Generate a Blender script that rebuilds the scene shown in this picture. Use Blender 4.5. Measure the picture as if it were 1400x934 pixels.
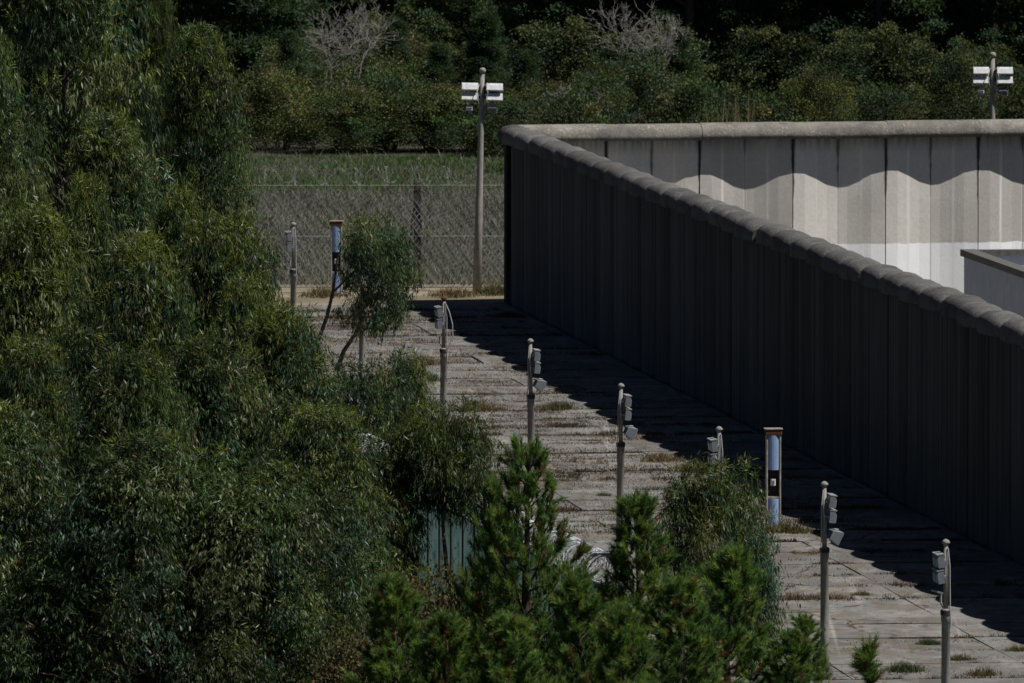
import bpy, math, random
import numpy as np
from mathutils import Vector, Matrix

scene = bpy.context.scene
for o in list(bpy.data.objects):
    bpy.data.objects.remove(o)
COL = scene.collection
R = math.radians

# ------------------------------------------------------------------ camera
CAM_Z = 24.0
F_PX = 15556.0                      # 400 mm lens on a 36 mm sensor, in photo pixels
PITCH = math.atan2(1030.0, F_PX)
cam_data = bpy.data.cameras.new('camera')
cam_data.lens = 400.0
cam_data.sensor_width = 36.0
cam_data.clip_start = 1.0
cam_data.clip_end = 9000.0
cam_data.dof.use_dof = True
cam_data.dof.focus_distance = 282.0
cam_data.dof.aperture_fstop = 5.6
cam = bpy.data.objects.new('camera', cam_data)
COL.objects.link(cam)
cam.location = (0, 0, CAM_Z)
cam.rotation_euler = (math.pi / 2 - PITCH, 0, 0)
scene.camera = cam

# ------------------------------------------------------------------ sky, sun, exposure
SUN = Vector((3.85, -1.25, 6.0)).normalized()       # towards the sun
elev = math.asin(SUN.z)
azim = math.atan2(SUN.x, SUN.y)
world = bpy.data.worlds.new('World')
scene.world = world
world.use_nodes = True
wn = world.node_tree
wn.nodes.clear()
sky_t = wn.nodes.new('ShaderNodeTexSky')
sky_t.sky_type = 'NISHITA'
sky_t.sun_disc = False
sky_t.sun_elevation = elev
sky_t.sun_rotation = azim
sky_t.air_density = 0.3
sky_t.dust_density = 0.3
bg = wn.nodes.new('ShaderNodeBackground')
bg.inputs['Strength'].default_value = 0.05
wo = wn.nodes.new('ShaderNodeOutputWorld')
wn.links.new(sky_t.outputs[0], bg.inputs[0])
wn.links.new(bg.outputs[0], wo.inputs[0])
sun_data = bpy.data.lights.new('sun', 'SUN')
sun_data.energy = 5.0
sun_data.angle = R(0.5)
sun_data.color = (1.0, 0.96, 0.90)
sun = bpy.data.objects.new('sun', sun_data)
COL.objects.link(sun)
sun.rotation_euler = SUN.to_track_quat('Z', 'Y').to_euler()
vs = scene.view_settings
vs.view_transform = 'Standard'
vs.look = 'None'
vs.gamma = 1.0
vs.use_curve_mapping = False
vs.exposure = 0.2
scene.cycles.max_bounces = 5
scene.cycles.diffuse_bounces = 2
scene.cycles.glossy_bounces = 2
scene.cycles.transparent_max_bounces = 6
scene.cycles.caustics_reflective = False
scene.cycles.caustics_refractive = False

# ------------------------------------------------------------------ places in the world
_f = np.array((0, math.cos(PITCH), -math.sin(PITCH)))
_u = np.array((0, math.sin(PITCH), math.cos(PITCH)))
_r = np.array((1.0, 0, 0))


def ray(px, py):
    return _f * F_PX + _r * (px - 700.0) + _u * (467.0 - py)


def on_z(px, py, z=0.0):                       # where a sight line meets a level
    d = ray(px, py)
    t = (z - CAM_Z) / d[2]
    p = d * t
    return Vector((p[0], p[1], z))


def at_y(px, py, y):                           # where it reaches a distance
    d = ray(px, py)
    t = y / d[1]
    p = d * t
    return Vector((p[0], p[1], CAM_Z + p[2]))


# ------------------------------------------------------------------ material helpers
MATS = {}


def new_mat(name):
    m = bpy.data.materials.new(name)
    m.use_nodes = True
    m.node_tree.nodes.clear()
    MATS[name] = m
    return m, m.node_tree


class N:
    def __init__(self, nt):
        self.nt = nt

    def n(self, kind, **kw):
        nd = self.nt.nodes.new('ShaderNode' + kind)
        for k, v in kw.items():
            setattr(nd, k, v)
        return nd

    def link(self, a, b):
        self.nt.links.new(a, b)

    def setv(self, sock, v):
        if hasattr(v, 'is_output') or isinstance(v, bpy.types.NodeSocket):
            self.link(v, sock)
        else:
            sock.default_value = v

    def math(self, op, a, b=0.0, c=None, clamp=False):
        nd = self.n('Math', operation=op, use_clamp=clamp)
        self.setv(nd.inputs[0], a)
        self.setv(nd.inputs[1], b)
        if c is not None:
            self.setv(nd.inputs[2], c)
        return nd.outputs[0]

    def rng(self, v, a, b, c=0.0, d=1.0, smooth=False):
        nd = self.n('MapRange')
        if smooth:
            nd.interpolation_type = 'SMOOTHSTEP'
        self.setv(nd.inputs[0], v)
        for i, x in enumerate((a, b, c, d)):
            self.setv(nd.inputs[i + 1], x)
        return nd.outputs[0]

    def mix(self, f, a, b, mode='MIX'):
        nd = self.n('Mix', data_type='RGBA', blend_type=mode)
        self.setv(nd.inputs[0], f)
        for s, v in ((nd.inputs[6], a), (nd.inputs[7], b)):
            if isinstance(v, tuple) and len(v) == 3:
                v = v + (1.0,)
            self.setv(s, v)
        return nd.outputs[2]

    def noise(self, vec, scale, detail=4.0, rough=0.55, dist=0.0):
        nd = self.n('TexNoise')
        if vec is not None:
            self.link(vec, nd.inputs['Vector'])
        nd.inputs['Scale'].default_value = scale
        nd.inputs['Detail'].default_value = detail
        nd.inputs['Roughness'].default_value = rough
        nd.inputs['Distortion'].default_value = dist
        return nd.outputs[0]

    def stretch(self, vec, s):
        nd = self.n('Mapping')
        self.link(vec, nd.inputs['Vector'])
        nd.inputs['Scale'].default_value = s
        return nd.outputs[0]

    def pos(self):
        return self.n('NewGeometry').outputs['Position']

    def obj(self):
        return self.n('TexCoord').outputs['Object']

    def sep(self, vec):
        nd = self.n('SeparateXYZ')
        self.link(vec, nd.inputs[0])
        return nd.outputs

    def rand(self):
        return self.n('ObjectInfo').outputs['Random']

    def out(self, color, rough=0.85, bump=None, bump_d=0.01, metal=0.0, spec=0.3, transl=None):
        p = self.n('BsdfPrincipled')
        if isinstance(color, tuple):
            color = color + (1.0,) if len(color) == 3 else color
        self.setv(p.inputs['Base Color'], color)
        self.setv(p.inputs['Roughness'], rough)
        p.inputs['Metallic'].default_value = metal
        p.inputs['Specular IOR Level'].default_value = spec
        if bump is not None:
            b = self.n('Bump')
            b.inputs['Distance'].default_value = bump_d
            b.inputs['Strength'].default_value = 1.0
            self.link(bump, b.inputs['Height'])
            self.link(b.outputs[0], p.inputs['Normal'])
        res = p.outputs[0]
        if transl is not None:
            t = self.n('BsdfTranslucent')
            self.setv(t.inputs[0], transl[1])
            mx = self.n('MixShader')
            mx.inputs[0].default_value = transl[0]
            self.link(res, mx.inputs[1])
            self.link(t.outputs[0], mx.inputs[2])
            res = mx.outputs[0]
        o = self.n('OutputMaterial')
        self.link(res, o.inputs[0])


def simple(name, color, rough=0.6, metal=0.0, var=0.25, scale=3.0, spec=0.3, dirt=None):
    m, nt = new_mat(name)
    g = N(nt)
    o = g.obj()
    f = g.noise(o, scale, 5, 0.6)
    dk = tuple(c * (1 - var) for c in color)
    lt = tuple(min(1, c * (1 + var)) for c in color)
    c = g.mix(g.rng(f, 0.3, 0.7), dk, lt)
    if dirt:
        s = g.noise(g.stretch(o, (1, 1, 0.25)), scale * 2.3, 4, 0.6)
        c = g.mix(g.rng(s, 0.5, 0.72), c, dirt)
    g.out(c, rough, f, 0.003, metal, spec)
    return m


# weathered concrete of the outer wall faces
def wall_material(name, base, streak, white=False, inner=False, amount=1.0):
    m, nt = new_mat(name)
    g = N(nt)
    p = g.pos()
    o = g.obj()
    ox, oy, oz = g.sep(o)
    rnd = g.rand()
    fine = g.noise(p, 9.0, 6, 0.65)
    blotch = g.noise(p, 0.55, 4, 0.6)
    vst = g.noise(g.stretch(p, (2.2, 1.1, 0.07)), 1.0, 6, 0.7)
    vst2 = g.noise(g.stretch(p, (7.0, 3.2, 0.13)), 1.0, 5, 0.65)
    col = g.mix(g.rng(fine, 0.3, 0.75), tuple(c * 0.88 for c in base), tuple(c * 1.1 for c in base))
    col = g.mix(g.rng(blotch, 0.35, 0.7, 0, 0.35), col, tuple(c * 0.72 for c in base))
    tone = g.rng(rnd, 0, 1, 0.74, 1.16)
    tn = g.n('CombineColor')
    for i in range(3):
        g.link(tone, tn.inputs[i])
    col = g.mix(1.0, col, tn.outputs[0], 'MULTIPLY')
    if inner:
        # white wash on the lower part, edge a little uneven
        edge = g.math('ADD', g.math('MULTIPLY', g.noise(g.stretch(p, (3, 3, 3)), 1.0, 5), 0.13), 1.79)
        wmask = g.rng(g.math('SUBTRACT', edge, oz), -0.012, 0.012)
        wcol = g.mix(g.rng(blotch, 0.35, 0.7), (0.88, 0.89, 0.90), (0.80, 0.81, 0.83))
        wcol = g.mix(g.rng(vst, 0.56, 0.75, 0, 0.6), wcol, (0.42, 0.42, 0.44))
        col = g.mix(wmask, col, wcol)
        # pale lime run-off along the folds of each panel
        for u in (0.25, 0.5, 0.74):
            d = g.math('ABSOLUTE', g.math('SUBTRACT', ox, 3.25 * u))
            ln = g.math('MULTIPLY', g.rng(d, 0.02, 0.075, 1, 0), g.rng(vst2, 0.42, 0.62, 0, 0.75))
            col = g.mix(ln, col, (0.78, 0.77, 0.74))
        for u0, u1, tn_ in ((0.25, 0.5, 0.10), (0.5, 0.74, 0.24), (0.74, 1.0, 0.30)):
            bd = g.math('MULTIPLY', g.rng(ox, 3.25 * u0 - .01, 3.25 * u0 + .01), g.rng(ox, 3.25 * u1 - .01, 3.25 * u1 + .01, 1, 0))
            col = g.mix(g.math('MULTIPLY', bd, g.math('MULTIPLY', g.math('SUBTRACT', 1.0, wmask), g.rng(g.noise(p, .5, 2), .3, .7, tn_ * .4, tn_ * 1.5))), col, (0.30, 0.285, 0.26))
        # black drips from the joints under the cap
        hx = g.math('PINGPONG', g.math('ADD', ox, 3.25), 3.25)
        dj = g.math('MINIMUM', ox, g.math('SUBTRACT', 3.25, ox))
        wob = g.math('MULTIPLY', g.math('SUBTRACT', g.noise(g.stretch(p, (4, 4, 1.6)), 1.0, 3), 0.5), 0.12)
        dj = g.math('ADD', dj, wob)
        ln = g.rng(rnd, 0, 1, 1.2, 3.4)
        depth = g.rng(g.math('SUBTRACT', 5.5, oz), 0.0, ln, 1, 0)
        wd = g.math('MULTIPLY', depth, 0.125)
        drip = g.math('MULTIPLY', g.rng(dj, g.math('MULTIPLY', wd, 0.35), wd, 1, 0), g.rng(depth, 0.0, 0.3, 0, 0.92))
        col = g.mix(drip, col, (0.045, 0.045, 0.047))
        mid = g.math('ADD', g.math('ABSOLUTE', g.math('SUBTRACT', ox, 1.625)), g.math('MULTIPLY', wob, 1.5))
        d2 = g.rng(g.math('SUBTRACT', 5.5, oz), 0.0, g.rng(rnd, 0, 1, 0.6, 2.6), 1, 0)
        seam = g.math('MULTIPLY', g.rng(g.math('ABSOLUTE', g.math('SUBTRACT', ox, 1.625)), 0.012, 0.03, 1, 0), g.rng(vst2, .4, .6, .2, .8))
        col = g.mix(seam, col, (0.10, 0.095, 0.09))
        drip2 = g.math('MULTIPLY', g.rng(mid, 0.0, g.math('MULTIPLY', d2, 0.12), 1, 0), g.rng(d2, 0, 0.4, 0, 0.8))
        col = g.mix(drip2, col, (0.05, 0.05, 0.052))
        # darker streaky band directly under the cap, rust and dirt specks further down
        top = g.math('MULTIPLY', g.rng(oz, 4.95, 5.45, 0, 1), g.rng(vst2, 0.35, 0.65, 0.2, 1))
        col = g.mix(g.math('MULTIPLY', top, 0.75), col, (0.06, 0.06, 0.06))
        spk = g.math('MULTIPLY', g.rng(g.noise(g.stretch(p, (6, 6, 0.9)), 1.0, 4, 0.7), 0.70, 0.78), 0.6)
        col = g.mix(spk, col, (0.12, 0.115, 0.11))
    else:
        col = g.mix(g.rng(vst, 0.45, 0.72, 0, 0.85), col, streak)
        col = g.mix(g.rng(vst2, 0.54, 0.72, 0, 0.65), col, tuple(c * 1.5 for c in base))
        vst3 = g.noise(g.stretch(p, (16.0, 5.5, 0.10)), 1.0, 4, 0.7)
        col = g.mix(g.rng(vst3, 0.48, 0.66, 0, 0.7), col, tuple(c * 0.6 for c in streak))
        dj = g.math('MINIMUM', ox, g.math('SUBTRACT', 3.25, ox))
        col = g.mix(g.rng(dj, 0.02, 0.12, 0.8, 0), col, tuple(c * 0.5 for c in streak))
        # paler streaks at the foot, fading out upwards
        foot = g.math('MULTIPLY', g.rng(oz, 0.2, 1.5, 1, 0), g.rng(vst2, 0.4, 0.65, 0, 0.7))
        col = g.mix(foot, col, tuple(min(1, c * 1.6) for c in base))
    g.out(col, 0.9, g.math('ADD', fine, g.math('MULTIPLY', vst2, 0.5)), 0.006, 0, 0.2)
    return m


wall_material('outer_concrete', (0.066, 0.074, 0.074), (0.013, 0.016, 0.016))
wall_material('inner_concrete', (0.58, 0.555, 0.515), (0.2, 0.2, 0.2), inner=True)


def cap_material(name, base, dark, pale):
    m, nt = new_mat(name)
    g = N(nt)
    p = g.pos()
    rnd = g.rand()
    f = g.noise(p, 14.0, 6, 0.7)
    b = g.noise(p, 1.3, 5, 0.65)
    sp = g.noise(p, 11.0, 4, 0.65)
    col = g.mix(g.rng(f, 0.3, 0.7), tuple(c * 0.75 for c in base), tuple(c * 1.2 for c in base))
    col = g.mix(g.rng(b, 0.42, 0.68, 0, 0.85), col, dark)
    tone = g.rng(rnd, 0, 1, 0.75, 1.15)
    tn = g.n('CombineColor')
    for i in range(3):
        g.link(tone, tn.inputs[i])
    col = g.mix(1.0, col, tn.outputs[0], 'MULTIPLY')
    lich = g.math('MULTIPLY', g.rng(sp, 0.56, 0.66), g.rng(g.noise(p, 0.9, 3), 0.42, 0.62))
    col = g.mix(g.math('MULTIPLY', lich, 0.75), col, pale)
    drip = g.noise(g.stretch(p, (5, 5, 0.5)), 1.0, 4, 0.6)
    col = g.mix(g.rng(drip, 0.55, 0.75, 0, 0.5), col, dark)
    g.out(col, 0.95, g.math('ADD', f, sp), 0.02, 0, 0.15)
    return m


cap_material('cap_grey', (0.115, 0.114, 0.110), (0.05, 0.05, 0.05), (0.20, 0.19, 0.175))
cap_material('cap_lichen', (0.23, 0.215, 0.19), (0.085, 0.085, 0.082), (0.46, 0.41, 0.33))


def paving_material():
    m, nt = new_mat('paving_concrete')
    g = N(nt)
    p = g.pos()
    rnd = g.rand()
    f = g.noise(p, 7.0, 6, 0.7)
    b = g.noise(g.stretch(p, (0.5, 0.14, 1)), 1.0, 5, 0.65, 0.4)
    b2 = g.noise(g.stretch(p, (1.6, 0.35, 1)), 1.0, 5, 0.7)
    ln = g.noise(g.stretch(p, (2.4, 0.03, 1)), 1.0, 3, 0.6)
    base = (0.163, 0.162, 0.158)
    col = g.mix(g.rng(f, 0.3, 0.7), tuple(c * 0.8 for c in base), tuple(c * 1.15 for c in base))
    col = g.mix(g.rng(b, 0.40, 0.64, 0, 0.85), col, (0.100, 0.096, 0.09))
    big = g.rng(g.noise(p, 0.035, 2, 0.5), 0.36, 0.52)
    col = g.mix(g.math('MULTIPLY', g.rng(b2, 0.46, 0.68, 0, 0.85), big), col, (0.13, 0.098, 0.072))
    scf = g.noise(g.stretch(p, (0.9, 0.5, 1)), 1.0, 7, 0.75, 0.8)
    col = g.mix(g.rng(scf, 0.50, 0.68, 0, 0.75), col, (0.26, 0.25, 0.238))
    col = g.mix(g.rng(scf, 0.46, 0.30, 0, 0.6), col, (0.09, 0.088, 0.085))
    col = g.mix(g.rng(ln, 0.60, 0.72, 0, 0.5), col, (0.31, 0.30, 0.285))
    tone = g.rng(rnd, 0, 1, 0.86, 1.10)
    tn = g.n('CombineColor')
    for i in range(3):
        g.link(tone, tn.inputs[i])
    col = g.mix(1.0, col, tn.outputs[0], 'MULTIPLY')
    wob = g.n('VectorMath', operation='ADD')
    nz = g.n('TexNoise')
    g.link(p, nz.inputs['Vector'])
    nz.inputs['Scale'].default_value = 0.9
    nz.inputs['Detail'].default_value = 4.0
    g.link(p, wob.inputs[0])
    g.link(nz.outputs[1], wob.inputs[1])
    vo = g.n('TexVoronoi', feature='DISTANCE_TO_EDGE')
    g.link(g.stretch(wob.outputs[0], (0.42, 0.30, 1)), vo.inputs['Vector'])
    vo.inputs['Scale'].default_value = 1.0
    crack = g.math('MULTIPLY', g.rng(vo.outputs['Distance'], 0.006, 0.03, 1, 0), g.rng(g.noise(p, .25, 2), .42, .58, 0, .9))
    col = g.mix(crack, col, (0.045, 0.036, 0.028))
    blk = g.noise(g.stretch(p, (2.2, 0.9, 1)), 1.0, 4, 0.75)
    col = g.mix(g.rng(blk, 0.60, 0.70, 0, 0.85), col, (0.05, 0.046, 0.04))
    g.out(col, 0.95, g.math('ADD', f, b2), 0.02, 0, 0.15)


paving_material()


def soil_material(name, a, b, c):
    m, nt = new_mat(name)
    g = N(nt)
    p = g.pos()
    f = g.noise(p, 3.0, 6, 0.7)
    l = g.noise(p, 0.22, 5, 0.6)
    col = g.mix(g.rng(f, 0.3, 0.7), a, b)
    col = g.mix(g.rng(l, 0.45, 0.62), col, c)
    g.out(col, 1.0, f, 0.06, 0, 0.1)


soil_material('ground_soil', (0.045, 0.042, 0.034), (0.085, 0.080, 0.066), (0.042, 0.044, 0.030))
soil_material('sandy_soil', (0.17, 0.135, 0.095), (0.30, 0.26, 0.20), (0.14, 0.125, 0.085))
soil_material('joint_dirt', (0.045, 0.036, 0.027), (0.10, 0.078, 0.055), (0.055, 0.052, 0.03))


def leaf_material(name, transl=0.25, rough=0.5, spec=0.35, gain=1.0):
    m, nt = new_mat(name)
    g = N(nt)
    a = g.n('Attribute')
    a.attribute_name = 'tint'
    col = a.outputs['Color']
    rnd = g.rand()
    tone = g.rng(rnd, 0, 1, 0.85 * gain, 1.12 * gain)
    tn = g.n('CombineColor')
    for i in range(3):
        g.link(tone, tn.inputs[i])
    col = g.mix(1.0, col, tn.outputs[0], 'MULTIPLY')
    tcol = g.mix(1.0, col, (1.25, 1.35, 0.6), 'MULTIPLY')
    g.out(col, rough, None, 0, 0, spec, (transl, tcol))


leaf_material('leaf', 0.30, 0.45, 0.28)
leaf_material('bush_leaf', 0.25, 0.7, 0.15)
leaf_material('needle', 0.32, 0.55, 0.25)
leaf_material('grass_blade', 0.2, 0.7, 0.2)
simple('bark', (0.10, 0.085, 0.07), 0.9, 0, 0.45, 6, 0.15)
simple('pine_bark', (0.052, 0.042, 0.034), 0.95, 0, 0.5, 7, 0.1)
simple('dead_wood', (0.21, 0.20, 0.185), 0.9, 0, 0.3, 6, 0.15)
simple('galvanised', (0.26, 0.27, 0.28), 0.55, 0.35, 0.25, 6, 0.4, (0.16, 0.14, 0.12))
simple('pole_concrete', (0.235, 0.228, 0.21), 0.9, 0, 0.25, 5, 0.2, (0.17, 0.16, 0.15))
simple('lamp_shell', (0.52, 0.53, 0.55), 0.5, 0, 0.12, 6, 0.4, (0.34, 0.33, 0.31))
simple('lamp_shell_grey', (0.155, 0.17, 0.195), 0.6, 0, 0.2, 6, 0.35, (0.15, 0.145, 0.14))
simple('lamp_lid', (0.24, 0.25, 0.26), 0.6, 0, 0.2, 6, 0.35, (0.2, 0.19, 0.18))
simple('dark_metal', (0.035, 0.035, 0.037), 0.6, 0.2, 0.3, 6, 0.3)
simple('rust', (0.10, 0.045, 0.026), 0.95, 0, 0.45, 18, 0.1)
simple('frame_metal', (0.32, 0.29, 0.26), 0.7, 0, 0.3, 9, 0.3, (0.15, 0.085, 0.05))
simple('blue_paint', (0.235, 0.345, 0.56), 0.45, 0, 0.12, 5, 0.4, (0.22, 0.27, 0.38))
simple('white_plastic', (0.78, 0.78, 0.78), 0.5, 0, 0.06, 5, 0.4)
simple('wire', (0.40, 0.415, 0.43), 0.62, 0.2, 0.2, 6, 0.5)
simple('mesh_wire', (0.23, 0.245, 0.25), 0.7, 0.0, 0.3, 2, 0.4)
simple('fence_post', (0.075, 0.068, 0.06), 0.8, 0.0, 0.4, 6, 0.2)
simple('white_render', (0.30, 0.335, 0.40), 0.9, 0, 0.08, 2, 0.2, (0.42, 0.42, 0.43))
simple('coping', (0.10, 0.097, 0.092), 0.9, 0, 0.35, 8, 0.2)
simple('roof_felt', (0.30, 0.30, 0.30), 0.95, 0, 0.25, 2, 0.1)
simple('cable', (0.33, 0.33, 0.33), 0.6, 0, 0.1, 4, 0.3)


def lens_mat():
    m, nt = new_mat('lamp_glass')
    g = N(nt)
    f = g.noise(g.obj(), 8, 3)
    g.out(g.mix(f, (0.22, 0.33, 0.40), (0.34, 0.44, 0.50)), 0.15, None, 0, 0, 0.6)


lens_mat()


def sheet_mat():
    m, nt = new_mat('green_sheet')
    g = N(nt)
    p = g.pos()
    o = g.obj()
    v = g.noise(g.stretch(p, (4, 4, 0.4)), 1.0, 4, 0.6)
    c = g.mix(g.rng(v, 0.35, 0.7), (0.36, 0.50, 0.50), (0.50, 0.62, 0.62))
    c = g.mix(g.rng(g.noise(p, 2.2, 5), 0.52, 0.7, 0, 0.6), c, (0.14, 0.17, 0.15))
    g.out(c, 0.6, v, 0.004, 0, 0.3, (0.55, c))


sheet_mat()


# ------------------------------------------------------------------ mesh helpers
def np_mesh(name, V, F, mats=(), tint=None, mi=None, smooth=False):
    V = np.asarray(V, dtype=np.float32)
    F = np.asarray(F, dtype=np.int32)
    me = bpy.data.meshes.new(name)
    me.vertices.add(len(V))
    me.vertices.foreach_set('co', V.ravel())
    k = F.shape[1]
    me.loops.add(F.size)
    me.loops.foreach_set('vertex_index', F.ravel())
    me.polygons.add(len(F))
    me.polygons.foreach_set('loop_start', np.arange(len(F), dtype=np.int32) * k)
    if smooth:
        me.polygons.foreach_set('use_smooth', np.ones(len(F), dtype=bool))
    me.update(calc_edges=True)
    if tint is not None:
        a = me.attributes.new('tint', 'FLOAT_COLOR', 'POINT')
        T = np.ones((len(V), 4), dtype=np.float32)
        T[:, :3] = tint
        a.data.foreach_set('color', T.ravel())
    for mt in mats:
        me.materials.append(MATS[mt])
    if mi is not None:
        me.polygons.foreach_set('material_index', np.asarray(mi, dtype=np.int32))
    return me


class MB:
    """collects boxes, tubes and lathes for one mesh"""

    def __init__(self):
        self.v, self.f = [], []

    def add(self, v, f):
        o = len(self.v)
        self.v += [tuple(x) for x in v]
        self.f += [tuple(i + o for i in q) for q in f]
        return self

    def box(self, c, s, rot=None, bev=0.0):
        hx, hy, hz = s[0] / 2, s[1] / 2, s[2] / 2
        if bev > 0:
            b = min(bev, hx * .8, hy * .8)
            ring = [(-hx + b, -hy), (hx - b, -hy), (hx, -hy + b), (hx, hy - b), (hx - b, hy), (-hx + b, hy), (-hx, hy - b), (-hx, -hy + b)]
        else:
            ring = [(-hx, -hy), (hx, -hy), (hx, hy), (-hx, hy)]
        n = len(ring)
        v = [Vector((x, y, -hz)) for x, y in ring] + [Vector((x, y, hz)) for x, y in ring]
        f = [tuple(range(n - 1, -1, -1)), tuple(range(n, 2 * n))]
        f += [(i, (i + 1) % n, n + (i + 1) % n, n + i) for i in range(n)]
        if rot is not None:
            v = [rot @ p for p in v]
        return self.add([p + Vector(c) for p in v], f)

    def tube(self, pts, rad, seg=6, cap=True):
        pts = [Vector(p) for p in pts]
        if not hasattr(rad, '__len__'):
            rad = [rad] * len(pts)
        n = len(pts)
        v, f = [], []
        t0 = (pts[1] - pts[0]).normalized()
        ref = Vector((1, 0, 0)) if abs(t0.x) < 0.8 else Vector((0, 1, 0))
        nrm = t0.cross(ref).normalized()
        for i, p in enumerate(pts):
            t = (pts[min(i + 1, n - 1)] - pts[max(i - 1, 0)]).normalized()
            nrm = (nrm - t * nrm.dot(t))
            nrm = nrm.normalized() if nrm.length > 1e-5 else t.orthogonal().normalized()
            b = t.cross(nrm)
            for k in range(seg):
                a = 2 * math.pi * k / seg
                v.append(p + (nrm * math.cos(a) + b * math.sin(a)) * rad[i])
        for i in range(n - 1):
            for k in range(seg):
                k2 = (k + 1) % seg
                f.append((i * seg + k, i * seg + k2, (i + 1) * seg + k2, (i + 1) * seg + k))
        if cap:
            f.append(tuple(range(seg - 1, -1, -1)))
            f.append(tuple((n - 1) * seg + k for k in range(seg)))
        return self.add(v, f)

    def lathe(self, c, prof, seg=10):
        c = Vector(c)
        v, f = [], []
        for r, z in prof:
            for k in range(seg):
                a = 2 * math.pi * k / seg
                v.append(c + Vector((r * math.cos(a), r * math.sin(a), z)))
        for i in range(len(prof) - 1):
            for k in range(seg):
                k2 = (k + 1) % seg
                f.append((i * seg + k, i * seg + k2, (i + 1) * seg + k2, (i + 1) * seg + k))
        f.append(tuple(range(seg - 1, -1, -1)))
        f.append(tuple((len(prof) - 1) * seg + k for k in range(seg)))
        return self.add(v, f)

    def mesh(self, name, mat, smooth=False):
        me = bpy.data.meshes.new(name)
        me.from_pydata(self.v, [], self.f)
        me.update()
        me.materials.append(MATS[mat])
        if smooth:
            me.polygons.foreach_set('use_smooth', [True] * len(me.polygons))
        return me

    def obj(self, name, mat, parent=None, smooth=False):
        return link(name, self.mesh(name, mat, smooth), parent)


def link(name, me, parent=None, loc=None, rz=0.0, scale=None):
    o = bpy.data.objects.new(name, me)
    COL.objects.link(o)
    if parent is not None:
        o.parent = parent
    if loc is not None:
        o.location = loc
    if rz:
        o.rotation_euler = (0, 0, rz)
    if scale is not None:
        o.scale = scale if hasattr(scale, '__len__') else (scale,) * 3
    return o


def thing(name, label, cat, loc=(0, 0, 0), rz=0.0, group=None, scale=None):
    o = link(name, None, None, loc, rz, scale)
    o.empty_display_size = 0.3
    return tag(o, label, cat, group)


def tag(o, label=None, cat=None, group=None, kind=None):
    if label:
        o['label'] = label
    if cat:
        o['category'] = cat
    if group:
        o['group'] = group
    if kind:
        o['kind'] = kind
    return o


def copy_tree(o, parent=None):
    c = o.copy()
    COL.objects.link(c)
    c.parent = parent
    for ch in [x for x in o.children]:
        copy_tree(ch, c)
    return c


# ------------------------------------------------------------------ the lie of the land
P = 3.25                                          # length of one wall panel
CORNER = on_z(704, 416, 0.0)
NEAR = on_z(1416, 776, 0.0)
WD = (NEAR - CORNER).normalized()                 # along the side wall, towards the camera
WO = Vector((WD.y, -WD.x, 0))                     # outwards (left) from the side wall
if WO.x > 0:
    WO = -WO


def along(D):                                     # a point on the side wall line at distance D
    t = (D - CORNER.y) / WD.y
    return CORNER + WD * t


def ground_height(y):
    return np.where(y > 492, (y - 492) * 0.16, 0.0)


# one ground sheet out to the horizon
ys = np.concatenate([np.linspace(-4000, 0, 5), np.arange(40, 200, 40), np.arange(200, 640, 6), np.arange(640, 900, 40), np.linspace(960, 7000, 8)])
xs = np.concatenate([np.linspace(-5000, -160, 8), np.arange(-120, 121, 8), np.linspace(160, 5000, 8)])
gx, gy = np.meshgrid(xs, ys)
rg = np.random.default_rng(5)
gz = np.minimum(ground_height(gy), 70) + np.where(gy > 492, rg.normal(0, 0.25, gx.shape), 0)
V = np.stack([gx, gy, gz], -1).reshape(-1, 3)
nx, ny = len(xs), len(ys)
idx = np.arange(nx * ny).reshape(ny, nx)
F = np.stack([idx[:-1, :-1], idx[:-1, 1:], idx[1:, 1:], idx[1:, :-1]], -1).reshape(-1, 4)
tag(link('ground', np_mesh('ground', V, F, ('ground_soil',))), kind='structure')

# leaf litter over the rising ground, the wood's shade darkened into its colour
ly = np.array([494.0] + list(np.arange(500, 636, 6)))
lx = np.arange(-120, 121, 8.0)
soil_material('shaded_leaf_litter', (0.020, 0.016, 0.011), (0.042, 0.034, 0.022), (0.022, 0.026, 0.014))
rows = {round(float(y), 3): i for i, y in enumerate(ys)}
lxx, lyy = np.meshgrid(lx, ly)
lz = np.zeros_like(lxx)
for r_, y in enumerate(ly):
    for c_, x in enumerate(lx):
        j = int(np.searchsorted(ys, y, 'right') - 1)
        i = int(np.argmin(np.abs(xs - x)))
        tfr = (y - ys[j]) / (ys[j + 1] - ys[j])
        lz[r_, c_] = gz[j, i] * (1 - tfr) + gz[j + 1, i] * tfr + .03
Vl = np.stack([lxx, lyy, lz], -1).reshape(-1, 3)
il = np.arange(len(lx) * len(ly)).reshape(len(ly), len(lx))
Fl = np.stack([il[:-1, :-1], il[:-1, 1:], il[1:, 1:], il[1:, :-1]], -1).reshape(-1, 4)
tag(link('forest_floor', np_mesh('forest_floor', Vl, Fl, ('shaded_leaf_litter',))), kind='structure')

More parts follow.
